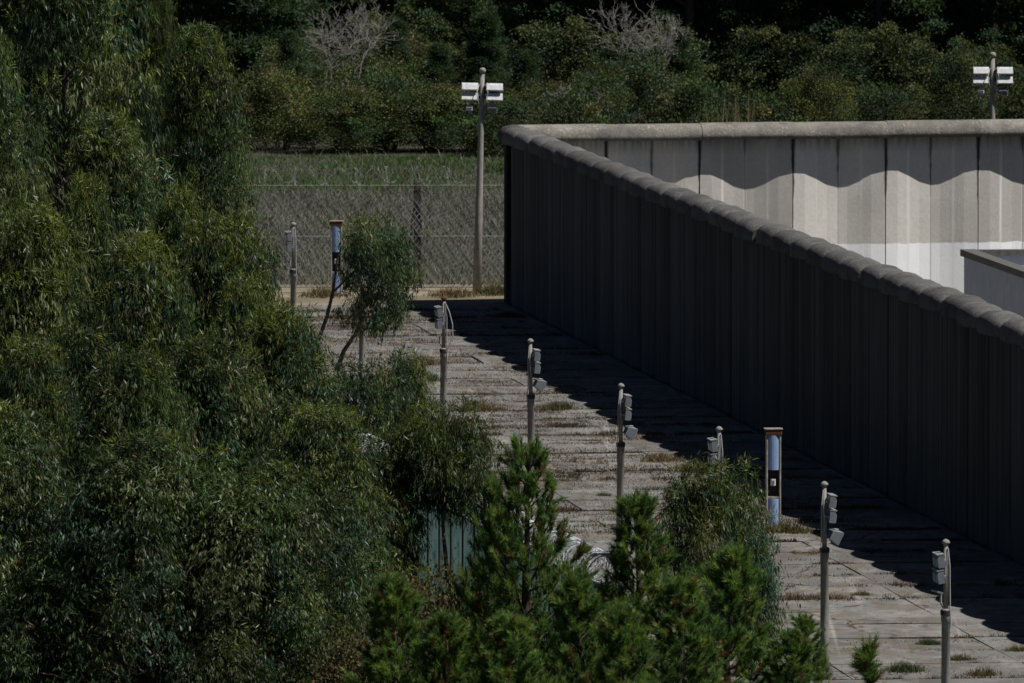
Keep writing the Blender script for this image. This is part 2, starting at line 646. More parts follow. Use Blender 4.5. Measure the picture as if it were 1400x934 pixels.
# bare sandy strip by the far fence and left of the paving
sv, sf = [], []
rs = random.Random(3)
a0, a1 = along(391.5), along(215)
nseg = 60
for i in range(nseg + 1):
    q = a0 + (a1 - a0) * (i / nseg)
    l = 13.8 + rs.uniform(-0.5, 0.5)
    if i < 4:
        l = 24
    sv += [(q + WO * l) + Vector((0, 0, 0.004)), (q - WO * (1.0 if i > 4 else 0.2)) + Vector((0, 0, 0.004))]
for i in range(nseg):
    sf.append((2 * i, 2 * i + 1, 2 * i + 3, 2 * i + 2))
sand = MB().add(sv, sf)
tag(sand.obj('dirt_strip', 'joint_dirt'), kind='structure')
b = MB()
c0, c1, c2, c3 = Vector((-32, 376.5, .008)), Vector((-1.2, 381.0, .008)), Vector((6, 392.3, .008)), Vector((-32, 392.3, .008))
b.add([c0, c1, c2, c3], [(0, 1, 2, 3)])
tag(b.obj('sandy_path', 'sandy_soil'), kind='structure')

# ------------------------------------------------------------------ paving slabs
paving = thing('concrete_paving', None, None, CORNER, math.atan2(-WD.y, -WD.x) - math.pi / 2)
tag(paving, kind='structure')
# local frame: x to the right (towards wall), y away from the camera along the wall
ROW, CW = 3.3, 4.25


def slab_mesh(name, seed):
    r = random.Random(seed)
    w, d, h = CW + 0.03, ROW - 0.20, 0.10
    ring = []
    for (x0, y0, x1, y1) in ((-w / 2, -d / 2, w / 2, -d / 2), (w / 2, -d / 2, w / 2, d / 2), (w / 2, d / 2, -w / 2, d / 2), (-w / 2, d / 2, -w / 2, -d / 2)):
        for k in range(3):
            t = (k + (0 if k == 0 else r.uniform(-.2, .2))) / 3
            ring.append((x0 + (x1 - x0) * t, y0 + (y1 - y0) * t + (r.uniform(-.16, .12) if y0 == y1 else 0) * (k > 0)))
    n = len(ring)
    v = [(x, y, -h) for x, y in ring] + [(x, y, -0.02) for x, y in ring] + [(x * .9995, y * .975, 0.0) for x, y in ring]
    f = [tuple(range(2 * n, 3 * n))]
    for q in range(2):
        f += [(q * n + i, q * n + (i + 1) % n, (q + 1) * n + (i + 1) % n, (q + 1) * n + i) for i in range(n)]
    return MB().add(v, f).mesh(name, 'paving_concrete')


slabs = [slab_mesh('slab', s) for s in range(6)]
rs = random.Random(11)
joints = []
nrow = 49
for i in range(nrow):
    y = -2.0 - i * ROW + rs.uniform(-.12, .12)
    sh = rs.uniform(-0.04, 0.04)
    for j in range(3):
        x = -0.42 - CW / 2 - j * CW + (sh if j else sh * .3)
        o = link('slab', slabs[rs.randrange(6)], paving, (x, y, 0.07 + rs.uniform(-.012, .02)))
        o.rotation_euler = (rs.gauss(0, .004), rs.gauss(0, .004), rs.choice((0, math.pi)) + rs.gauss(0, .002))
    joints.append(y - ROW / 2)

# ------------------------------------------------------------------ perimeter wall
PH = 5.48
US = [0.0, 0.25, 0.5, 0.75, 1.0]


def fold(u):                                      # plan of a rear panel: proud, sloping, deep, sloping
    return .5 - .5 * math.cos(2 * math.pi * max(0.0, (u - .10) / .90) ** .9)


US_R = [0.0, 0.125, 0.25, 0.375, 0.50, 0.60, 0.70, 0.85, 1.0]


def panel_mesh(name, outer, inner, bulge, folded=False):
    us = US_R if folded else US
    prof = fold if folded else (lambda u: 4 * u * (1 - u))
    n = len(us)
    g = 0.014 if folded else 0.005
    v = []
    for side_ in (0.12, -0.12):
        for z in (0.0, PH):
            for u in us:
                v.append((g + (P - 2 * g) * u, side_ + bulge * prof(u), z - 0.02))
    fo = [(i + 1, i, n + i, n + i + 1) for i in range(n - 1)]
    fi = [(2 * n + i, 2 * n + i + 1, 3 * n + i + 1, 3 * n + i) for i in range(n - 1)]
    rest = [(0, 2 * n, 3 * n, n), (n - 1, 2 * n - 1, 4 * n - 1, 3 * n - 1)]
    rest += [(n + i, 3 * n + i, 3 * n + i + 1, n + i + 1) for i in range(n - 1)]
    me = bpy.data.meshes.new(name)
    me.from_pydata(v, [], fo + fi + rest)
    me.materials.append(MATS[outer])
    me.materials.append(MATS[inner])
    for p in me.polygons:
        p.material_index = 1 if n - 1 <= p.index < 2 * (n - 1) else 0
    me.update()
    return me


def cap_mesh(name, mat, bulge, puff, seed, over_in=0.42, over_out=0.34, rough=1.0, ends=True):
    r = random.Random(seed)
    nu, na = 13, 11
    v, f = [], []
    for i in range(nu):
        u = .5 - .5 * math.cos(math.pi * i / (nu - 1))
        x = P * u
        s = 4 * u * (1 - u)
        yo = 0.12 + over_out + bulge * s * 1.2
        yi = -0.12 - over_in + 0.1 * bulge * s
        k = 1 - puff * (abs(2 * u - 1) ** 3)
        yc, hw = (yo + yi) / 2, (yo - yi) / 2 * (1 - puff * .55 * abs(2 * u - 1) ** 3)
        for a in range(na):
            t = -0.22 + (math.pi + 0.44) * a / (na - 1)
            cx, cz = math.cos(t), math.sin(t)
            e = 0.72
            yy = yc + hw * math.copysign(abs(cx) ** e, cx) + r.gauss(0, .008) * rough
            zz = 5.52 + 0.50 * k * math.copysign(abs(cz) ** e, cz) * (1 if cz > 0 else .32) + r.gauss(0, .006) * rough
            v.append((x, yy, zz))
    for i in range(nu - 1):
        for a in range(na):
            a2 = (a + 1) % na
            f.append((i * na + a, (i + 1) * na + a, (i + 1) * na + a2, i * na + a2))
    if ends:
        for e in (0, nu - 1):
            o0 = len(v)
            v += [v[e * na + a] for a in range(na)]
            f.append(tuple(o0 + a for a in (range(na) if e == 0 else range(na - 1, -1, -1))))
    me = bpy.data.meshes.new(name)
    me.from_pydata(v, [], f)
    me.materials.append(MATS[mat])
    me.polygons.foreach_set('use_smooth', [len(p.vertices) == 4 for p in me.polygons])
    me.update()
    return me


BULGE_S, BULGE_R = 0.14, 0.185
N_SIDE = 42
rzs = math.atan2(-WD.y, -WD.x)
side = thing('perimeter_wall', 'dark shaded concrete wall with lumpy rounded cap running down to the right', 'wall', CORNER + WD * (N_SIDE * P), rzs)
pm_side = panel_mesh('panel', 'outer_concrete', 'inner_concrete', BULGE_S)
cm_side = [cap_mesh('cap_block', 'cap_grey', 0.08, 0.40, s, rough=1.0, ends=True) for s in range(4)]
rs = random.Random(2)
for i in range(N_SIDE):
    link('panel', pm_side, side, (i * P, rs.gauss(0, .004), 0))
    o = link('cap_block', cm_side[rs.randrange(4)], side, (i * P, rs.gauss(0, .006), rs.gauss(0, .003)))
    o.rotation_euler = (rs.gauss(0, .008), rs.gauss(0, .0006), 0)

ROT_R = R(13.5)
RX = Vector((math.cos(ROT_R), math.sin(ROT_R), 0))
rear = thing('perimeter_wall', 'pale concrete rear wall, white below, wavy shadow under its cap', 'wall', CORNER + Vector((-0.12, 0.15, 0)), ROT_R)
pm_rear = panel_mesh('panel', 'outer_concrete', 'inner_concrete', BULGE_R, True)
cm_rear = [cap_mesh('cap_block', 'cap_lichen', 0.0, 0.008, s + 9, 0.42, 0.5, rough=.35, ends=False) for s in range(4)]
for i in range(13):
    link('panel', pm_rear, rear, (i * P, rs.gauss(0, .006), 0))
    o = link('cap_block', cm_rear[rs.randrange(4)], rear, (i * P, rs.gauss(0, .006), rs.gauss(0, .006)))
# corner pillar that both walls meet at
b = MB()
b.box((0, 0, PH / 2), (0.62, 0.62, PH), None, 0.06)
pil = b.obj('corner_pillar', 'outer_concrete', side)
pil.matrix_parent_inverse = Matrix.Identity(4)
pil.location = (N_SIDE * P + 0.1, 0.02, 0)
cb = MB()
cb.lathe((0, 0, 0), [(0.30, 5.40), (0.50, 5.46), (0.56, 5.62), (0.52, 5.82), (0.38, 5.97), (0.12, 6.02)], 16)
cc = cb.obj('corner_cap', 'cap_grey', side, True)
cc.location = (N_SIDE * P + 0.1, 0.02, 0)

# ------------------------------------------------------------------ low building in the yard
bc = on_z(1318, 341, 4.0)
bz = math.atan2(-WD.y, -WD.x) - math.pi / 2        # y axis away along the wall
bld = thing('flat_roofed_building', 'low white flat roofed building with dark coping beyond the side wall', 'building', (bc.x, bc.y, 0), bz)
L, Wd = 34.0, 15.0
MB().box((0.12, -L / 2, 1.9), (0.24, L, 3.8)).obj('wall', 'white_render', bld)
MB().box((Wd - .12, -L / 2, 1.9), (0.24, L, 3.8)).obj('wall', 'white_render', bld)
MB().box((Wd / 2, -0.12, 1.899), (Wd - .484, 0.24, 3.798)).obj('wall', 'white_render', bld)
MB().box((Wd / 2, -L + .12, 1.899), (Wd - .484, 0.24, 3.798)).obj('wall', 'white_render', bld)
MB().box((Wd / 2, -L / 2, 3.1), (Wd - .49, L - .49, 0.14)).obj('roof', 'roof_felt', bld)
MB().box((0.12, -L / 2, 3.9), (0.44, L + .2, 0.2)).obj('coping', 'coping', bld)
MB().box((Wd - .12, -L / 2, 3.9), (0.44, L + .2, 0.2)).obj('coping', 'coping', bld)
MB().box((Wd / 2, -0.1, 3.895), (Wd - .69, 0.44, 0.19)).obj('coping', 'coping', bld)
MB().box((Wd / 2, -L + .1, 3.895), (Wd - .69, 0.44, 0.19)).obj('coping', 'coping', bld)

# ------------------------------------------------------------------ lighting posts along the patrol strip
RZ_W = bz


def lamp_box(parent, x, y, z, side_, tilt, ln=0.30, shell='lamp_shell_grey'):
    """trough luminaire: a long shell, sloping lid, glass on the side facing out"""
    rot = Matrix.Rotation(tilt * side_, 3, 'Y')
    w, h = 0.14, 0.265
    prof = [(-w / 2, -h / 2), (w / 2, -h / 2), (w / 2, h * .28), (w * .2, h / 2), (-w / 2, h / 2)]
    if side_ < 0:
        prof = [(-a, c) for a, c in prof][::-1]
    v = [rot @ Vector((a, -ln / 2, c)) for a, c in prof] + [rot @ Vector((a, ln / 2, c)) for a, c in prof]
    n = len(prof)
    f = [tuple(range(n)), tuple(range(2 * n - 1, n - 1, -1))] + [((i + 1) % n, i, n + i, n + (i + 1) % n) for i in range(n)]
    m = MB().add([p + Vector((x, y, z)) for p in v], f)
    o = m.obj('luminaire', shell, parent)
    # lid with an overhanging lip
    lid = MB().box(rot @ Vector((0.0, 0, h / 2 + .012)) + Vector((x, y, z)), (w * 1.12, ln * 1.04, 0.024), rot)
    lid.obj('lid', 'lamp_lid', o)
    gl = MB().box(rot @ Vector((side_ * (w / 2 + .006), 0, -0.03)) + Vector((x, y, z)), (0.01, ln * .86, h * .62), rot)
    gl.obj('glass', 'lamp_glass', o)
    return o


def make_post(s, H, spot, rusty=False, cable=False, lean=0.0, seed=0):
    r = random.Random(seed)
    t = thing('lighting_post', None, None)
    zt = H - 1.55
    MB().lathe((0, 0, -0.3), [(0.105, 0), (0.10, 1.2), (0.088, zt + .1), (0.10, zt + .11), (0.10, zt + .36), (0.07, zt + .38)], 12).obj('pole', 'pole_concrete', t, True)
    MB().tube([(0, 0, zt + .05), (0, 0, H - .12)], [0.055, 0.045], 8).obj('upper_pole', 'pole_concrete', t, True)
    cl = MB()
    cl.lathe((0, 0, zt - .05), [(0.115, 0), (0.115, .10)], 12)
    cl.obj('clamp', 'dark_metal', t)
    MB().lathe((0, 0, H - .16), [(0.05, 0), (0.05, .04), (0.085, .055), (0.09, .08), (0.06, .12), (0.02, .145)], 10).obj('finial', 'rust' if rusty else 'pole_concrete', t, True)
    z1, z2 = H - 0.46, H - 0.79
    for z in (z1, z2):
        lamp_box(t, s * 0.145, -0.17, z, s, 0.12 + r.uniform(-.04, .04))
        lamp_box(t, s * 0.145, 0.17, z, s, 0.12 + r.uniform(-.04, .04))
        MB().box((s * 0.07, 0, z), (0.10, 0.5, 0.05)).obj('bracket', 'galvanised', t)
    if spot:
        # lower spot light on a yoke
        zz = H - 1.22
        m = MB()
        rot = Matrix.Rotation(s * 0.45, 3, 'Y') @ Matrix.Rotation(0.3, 3, 'Z')
        v = []
        for (q, k) in ((-.10, .09), (.13, .155)):
            v += [rot @ Vector((s * q, a * k, c * k)) for a, c in ((-1, -1), (1, -1), (1, 1), (-1, 1))]
        m.add([p + Vector((s * .19, -.10, zz)) for p in v], [(0, 1, 2, 3), (7, 6, 5, 4), (0, 4, 5, 1), (1, 5, 6, 2), (2, 6, 7, 3), (3, 7, 4, 0)])
        o = m.obj('spot_light', 'lamp_shell_grey', t)
        MB().box(rot @ Vector((s * .138, 0, 0)) + Vector((s * .19, -.10, zz)), (0.012, .27, .27), rot).obj('glass', 'lamp_glass', o)
        MB().tube([(s * .08, 0, zz + .12), (s * .22, -.08, zz + .14), (s * .30, -.08, zz + .13)], .018, 5).obj('yoke', 'galvanised', o)
    else:
        zz = H - 1.12
        MB().box((s * .16, 0, zz), (.30, .05, .035), Matrix.Rotation(-s * .25, 3, 'Y')).obj('bracket', 'galvanised', t)
        MB().tube([(s * .10, 0, zz - .02), (s * .11, 0, zz - .2), (s * .05, 0, zz - .32)], .03, 6).obj('conduit', 'galvanised', t)
    MB().tube([(-s * .04, -.05, H - .2), (-s * .075, -.06, H - .6), (-s * .08, -.06, zt + .1), (-s * .1, -.06, zt - .3)], .014, 5).obj('cable', 'cable', t)
    if cable:
        MB().tube([(.05, -.06, H - .25), (.14, -.08, H - .45), (.23, -.1, H - .8), (.24, -.1, H - 1.15), (.14, -.09, H - 1.42), (.06, -.08, H - 1.55)], .016, 5).obj('loose_cable', 'cable', t)
    t.rotation_euler = (0, lean, RZ_W)
    return t


HP = 4.3
posts = [
    (401, 303, -1, False, False, False, 0.0, 'lighting post half hidden by the tree mass, near the chain link fence'),
    (495, 348, -1, False, False, False, 0.0, 'lighting post whose top is hidden inside the small leaning tree'),
    (607, 404, -1, False, True, True, 0.006, 'lighting post with a loose pale cable and rusty tip'),
    (725, 462, 1, True, False, False, -0.008, 'lighting post rising behind the tall open pine, lamps facing the wall'),
    (849, 523, 1, True, False, False, 0.004, 'lighting post with a white spot light, third left of the blue column'),
    (983, 582, -1, False, False, False, 0.0, 'lighting post standing in the bushy tree beside the blue column'),
    (1127, 657, 1, True, False, False, -0.004, 'lighting post with a pale blue spot light, right of the blue column'),
    (1293, 736, -1, False, False, False, -0.003, 'nearest lighting post, lamps on its left, at the lower right'),
]
for k, (px, py, s, spot, rusty, cable, lean, lab) in enumerate(posts):
    h = HP
    p = on_z(px, py, h)
    t = make_post(s, h, spot, rusty, cable, lean, k)
    t.location = (p.x - lean * h, p.y, 0.0)
    tag(t, lab, 'lighting post', 'lighting posts in a row along the paved strip')


# tall floodlight masts
def make_mast(label, loc, lean, H=7.65):
    t = thing('floodlight_mast', label, 'floodlight mast', loc, R(3), 'tall floodlight masts')
    MB().lathe((0, 0, -.4), [(0.155, 0), (0.13, 3), (0.085, H - .9), (0.075, H + .2)], 12).obj('pole', 'pole_concrete', t, True)
    MB().lathe((0, 0, H - .22), [(0.05, 0), (0.06, .06), (0.11, .10), (0.12, .17), (0.08, .23), (0.03, .25)], 10).obj('finial', 'pole_concrete', t, True)
    for s in (-1, 1):
        for z in (H - .62, H - .96):
            rot = Matrix.Rotation(0.95, 3, 'X')
            c = Vector((s * .42, -.16, z))
            w, d, h = 0.58, .27, .10
            v = []
            for yy, zz, k in ((-d / 2, -h / 2, 1), (d / 2, -h / 2, 1), (d / 2, h * .3, .96), (0.04, h / 2, .93), (-d / 2, h * .3, .96)):
                v.append((yy, zz, k))
            vv = [rot @ Vector((-w / 2 * k, a, q)) + c for a, q, k in v] + [rot @ Vector((w / 2 * k, a, q)) + c for a, q, k in v]
            f = [(4, 3, 2, 1, 0), (5, 6, 7, 8, 9)] + [(i, (i + 1) % 5, 5 + (i + 1) % 5, 5 + i) for i in range(5)]
            o = MB().add(vv, f).obj('luminaire', 'lamp_shell', t)
            MB().box(rot @ Vector((0, 0, -h / 2 - .006)) + c, (w * .88, d * .85, .01), rot).obj('glass', 'lamp_glass', o)
            MB().box((s * .16, -.03, z - .02), (.2, .05, .10)).obj('bracket', 'dark_metal', t)
        MB().tube([(s * .1, -.08, H - .55), (s * .19, -.32, H - .8), (s * .15, -.3, H - 1.1), (s * .07, -.09, H - 1.25)], .014, 5).obj('cable', 'cable', t)
        MB().box((s * .24, -.05, H - 1.2), (.42, .05, .04)).obj('arm', 'galvanised', t)
    rot = Matrix.Rotation(0.35, 3, 'X')
    o = MB().box((-.42, -.12, H - 1.36), (.22, .2, .13), rot, .04).obj('spot_light', 'lamp_shell', t)
    MB().box(rot @ Vector((0, 0, -.07)) + Vector((-.42, -.12, H - 1.36)), (.16, .15, .012), rot).obj('glass', 'lamp_glass', o)
    MB().tube([(-.40, -.12, H - 1.44), (-.40, -.12, H - 1.56)], .035, 6).obj('gland', 'galvanised', t)
    o = MB().box((.36, -.1, H - 1.36), (.36, .2, .13), rot, .03).obj('spot_light', 'lamp_shell_grey', t)
    MB().box(rot @ Vector((0, -.05, .07)) + Vector((.36, -.1, H - 1.36)), (.26, .06, .014), rot).obj('lid', 'lamp_shell', o)
    MB().tube([(.5, -.1, H - 1.30), (.51, -.14, H - 1.5), (.42, -.14, H - 1.54)], .012, 5).obj('cable', 'cable', t)
    t.rotation_euler.y = lean
    return t


p = at_y(652, 397, 388.0)
make_mast('tall floodlight mast by the chain link fence, left of the wall corner', (p.x, p.y, 0), R(1.45))
p = at_y(1356, 160, 401.0)
make_mast('tall floodlight mast rising behind the pale rear wall', (p.x, p.y, 0), R(0.2))


# blue detector columns
def make_column(label, loc, rz):
    t = thing('detector_column', label, 'detector column', loc, rz, 'blue detector columns')
    w, H = 0.38, 2.38
    for s in (-1, 1):
        MB().box((s * (w / 2 - .02), 0, H / 2), (.045, .22, H), None, .01).obj('frame_post', 'frame_metal', t)
    MB().box((0, 0, H + .03), (w + .05, .28, .13), None, .02).obj('rusty_cap', 'rust', t)
    MB().box((0, 0, H + .112), (w + .09, .31, .03), None, .01).obj('cap_rim', 'frame_metal', t)

    def bowed(z0, z1, name):
        v = []
        for z in (z0, z1):
            for k in range(7):
                a = -1 + 2 * k / 6
                v.append((a * .147, -.09 - .05 * (1 - a * a), z))
        for z in (z0, z1):
            for k in range(7):
                a = -1 + 2 * k / 6
                v.append((a * .147, .06, z))
        f = [(i, i + 1, 8 + i, 7 + i) for i in range(6)] + [(14 + i + 1, 14 + i, 21 + i, 22 + i) for i in range(6)]
        f += [(7 + i, 8 + i, 22 + i, 21 + i) for i in range(6)] + [(i + 1, i, 14 + i, 15 + i) for i in range(6)]
        f += [(0, 7, 21, 14), (13, 6, 20, 27)]
        MB().add(v, f).obj(name, 'blue_paint', t)
    bowed(1.44, H - .05, 'cover')
    bowed(0.02, 0.70, 'cover')
    MB().box((0, 0, .735), (.294, .2, .05)).obj('cross_bar', 'frame_metal', t)
    MB().box((0, .085, 1.1), (.294, .02, .66)).obj('back_plate', 'dark_metal', t)
    o = MB().box((0.0, -.02, 1.12), (.14, .12, .17), None, .03).obj('sensor', 'white_plastic', t)
    MB().box((0.0, -.085, 1.12), (.05, .012, .10)).obj('sensor_window', 'lamp_shell_grey', o)
    return t


p = on_z(1057, 719, 0.06)
make_column('blue detector column with rusty top on the paving at the shadow edge', (p.x, p.y, .06), R(4))
p = on_z(460, 402, 0.0)
make_column('blue detector column behind the small leaning tree near the fence', (p.x, p.y, 0), R(-3))

# ------------------------------------------------------------------ chain link fence
FY = 390.2
fx0, fx1, fh = -31.0, 3.4, 3.55
fence = thing('chain_link_fence', 'tall chain link fence topped with razor wire behind the paved strip', 'fence', (0, FY, 0), 0)
tv, tf = [], []


def wire_arrays(segs, r):
    """three sided prisms for many straight wires: segs (n,2,3)"""
    segs = np.asarray(segs, dtype=float)
    d = segs[:, 1] - segs[:, 0]
    d /= np.linalg.norm(d, axis=1)[:, None] + 1e-9
    ref = np.where(np.abs(d[:, 1:2]) < 0.9, np.array([[0, 1.0, 0]]), np.array([[1.0, 0, 0]]))
    a = np.cross(d, ref)
    a /= np.linalg.norm(a, axis=1)[:, None] + 1e-9
    bb = np.cross(d, a)
    vs_ = []
    for e in (0, 1):
        for k in range(3):
            t = 2 * math.pi * k / 3
            vs_.append(segs[:, e] + (a * math.cos(t) + bb * math.sin(t)) * r)
    V = np.stack(vs_, 1)
    base = np.arange(len(segs))[:, None, None] * 6
    F = np.array([[0, 1, 4, 3], [1, 2, 5, 4], [2, 0, 3, 5]])[None] + base
    return V.reshape(-1, 3), F.reshape(-1, 4)


dw, dh = 0.18, 0.24
mw = fx1 - fx0
segs = []
rgn = np.random.default_rng(8)
ncol, nr = int(mw / dw), int(fh / dh)
jx = rgn.normal(0, .008, (ncol * 2 + 3, nr * 2 + 3))


def knot(i, j):
    x = fx0 + i * dw / 2 + jx[i % jx.shape[0], j % jx.shape[1]]
    return (x, 0.012 * (1 if (i + j) % 4 else -1) + .05 * math.sin(x * 1.3) * math.sin(j * .3), 0.05 + j * dh / 2)


for i in range(ncol * 2):
    for j in range(nr * 2):
        if (i + j) % 2 == 0:
            segs.append((knot(i, j), knot(i + 1, j + 1)))
        else:
            segs.append((knot(i + 1, j), knot(i, j + 1)))
V, F = wire_arrays(segs, 0.012)
o = link('wire_mesh', np_mesh('wire_mesh', V, F, ('mesh_wire',)), fence)
o['kind'] = 'stuff'
for z in (0.06, 1.8, fh):
    m = MB()
    m.tube([(fx0, -.02, z), ((fx0 + fx1) / 2, -.02, z - .02), (fx1, -.02, z)], .008, 4).obj('line_wire', 'mesh_wire', fence)
k = 0
xx = at_y(571, 395, FY).x
post_x = [xx - 9.0 * 2, xx - 9.0, xx, xx + 5.6]
for x in post_x:
    m = MB()
    m.box((x, .14, fh / 2 + .05), (.26, .22, fh + .1), None, .02)
    po = m.obj('post', 'fence_post', fence)
    MB().tube([(x, .1, fh + .05), (x, .02, fh + .6)], .035, 5).obj('arm', 'fence_post', fence)
MB().tube([(xx - .05, .15, fh - .2), (xx - .45, 1.6, .05)], .035, 5).obj('brace', 'fence_post', fence)
# razor coil on top
pts = []
m = MB()
npt = 520
for i in range(npt):
    t = i / npt
    a = t * 2 * math.pi * 62
    x = fx0 + mw * t
    rr = .30 + .07 * math.sin(i * 1.7)
    pts.append((x + .22 * math.sin(a * .53), rr * math.cos(a) * .7, fh + .32 + rr * math.sin(a)))
m.tube(pts, .005, 4)
m.obj('razor_coil', 'mesh_wire', fence)
bs = []
for i in range(0, npt - 1):
    for q in range(2):
        a, b2 = np.array(pts[i]), np.array(pts[i + 1])
        c = a + (b2 - a) * ((q + .5) / 2)
        d = rgn.normal(0, 1, 3)
        d /= np.linalg.norm(d)
        bs.append((c - d * .07, c + d * .07))
V, F = wire_arrays(bs, .008)
o = link('barbs', np_mesh('barbs', V, F, ('mesh_wire',)), fence)
o['kind'] = 'stuff'

# ------------------------------------------------------------------ green sheet fence with razor coil
g0 = on_z(548, 637, 3.25)
g1 = on_z(832, 782, 3.25)
gd = (g1 - g0).normalized()
gl = (g1 - g0).length
gstart = g0 - gd * 6.0
gf = thing('sheet_fence', 'pale green sheet fence under a thick silver razor coil among the pines', 'fence', (gstart.x, gstart.y, 0), math.atan2(gd.y, gd.x))
PW = 1.75
npan = int((gl + 7.0) / PW)


def rib_mesh():
    n = 15
    v, f = [], []
    for z in (0.05, 2.85):
        for i in range(n):
            v.append((0.05 + (PW - .1) * i / (n - 1), .02 * (1 if i % 2 else -1), z))
    for i in range(n - 1):
        f.append((i, i + 1, n + i + 1, n + i))
    o = len(v)
    v += [(x, y + .004, z) for x, y, z in v]
    f += [tuple(reversed([q + o for q in t])) for t in f]
    f += [(n + i, n + i + 1, o + n + i + 1, o + n + i) for i in range(n - 1)]
    return MB().add(v, f).mesh('sheet', 'green_sheet')


sheet = rib_mesh()
pstm = MB().box((0, 0, 1.5), (.08, .12, 3.0), None, .01).mesh('post', 'fence_post')
for i in range(npan):
    link('sheet', sheet, gf, (i * PW, 0, 0))
    link('post', pstm, gf, (i * PW, 0, 0))
MB().box((npan * PW / 2, -.05, 2.83), (npan * PW, .05, .07)).obj('rail', 'fence_post', gf)
MB().box((npan * PW / 2, -.05, .5), (npan * PW, .05, .07)).obj('rail', 'fence_post', gf)
Lg = npan * PW
for ph in (0.0, 2.1):
    pts = []
    turns = Lg / .36
    ns = int(turns * 14)
    for i in range(ns):
        t = i / ns
        a = t * turns * 2 * math.pi * (1 if ph == 0 else -1) + ph
        x = Lg * t + .05 * math.sin(a * .37)
        rr = .36 + .035 * math.sin(i * .9 + ph)
        pts.append((x, rr * math.cos(a), 3.22 + rr * math.sin(a) * .95))
    MB().tube(pts, .016, 4).obj('razor_coil', 'wire', gf)
    bs = []
    for i in range(ns - 1):
        a, b2 = np.array(pts[i]), np.array(pts[i + 1])
        d = rgn.normal(0, 1, 3)
        d /= np.linalg.norm(d)
        bs.append(((a + b2) / 2 - d * .05, (a + b2) / 2 + d * .05))
    V, F = wire_arrays(bs, .010)
    o = link('barbs', np_mesh('barbs', V, F, ('wire',)), gf)
    o['kind'] = 'stuff'

# ------------------------------------------------------------------ plants: leaf builders
def unit(a):
    return a / (np.linalg.norm(a, axis=-1, keepdims=True) + 1e-9)


def leaf_quads(C, D, L, Wd_, rng, tint, bend=0.15):
    """diamond leaves: C base points, D directions, lengths, widths"""
    n = len(C)
    r = unit(rng.normal(0, 1, (n, 3)))
    S = unit(np.cross(D, r))
    Nn = np.cross(S, D)
    mid = C + D * (L * .42)[:, None] + Nn * (L * bend * .3)[:, None]
    tip = C + D * L[:, None]
    h = S * (Wd_ / 2)[:, None]
    V = np.stack([C, mid + h, tip, mid - h], 1).reshape(-1, 3)
    F = np.arange(4 * n).reshape(n, 4)
    T = np.repeat(tint, 4, axis=0)
    return V, F, T


EUC = np.array([(0.036, 0.062, 0.026), (0.046, 0.074, 0.027), (0.066, 0.086, 0.030), (0.032, 0.060, 0.038), (0.078, 0.088, 0.040), (0.024, 0.040, 0.021)])
YOUNG = np.array((0.145, 0.165, 0.026))


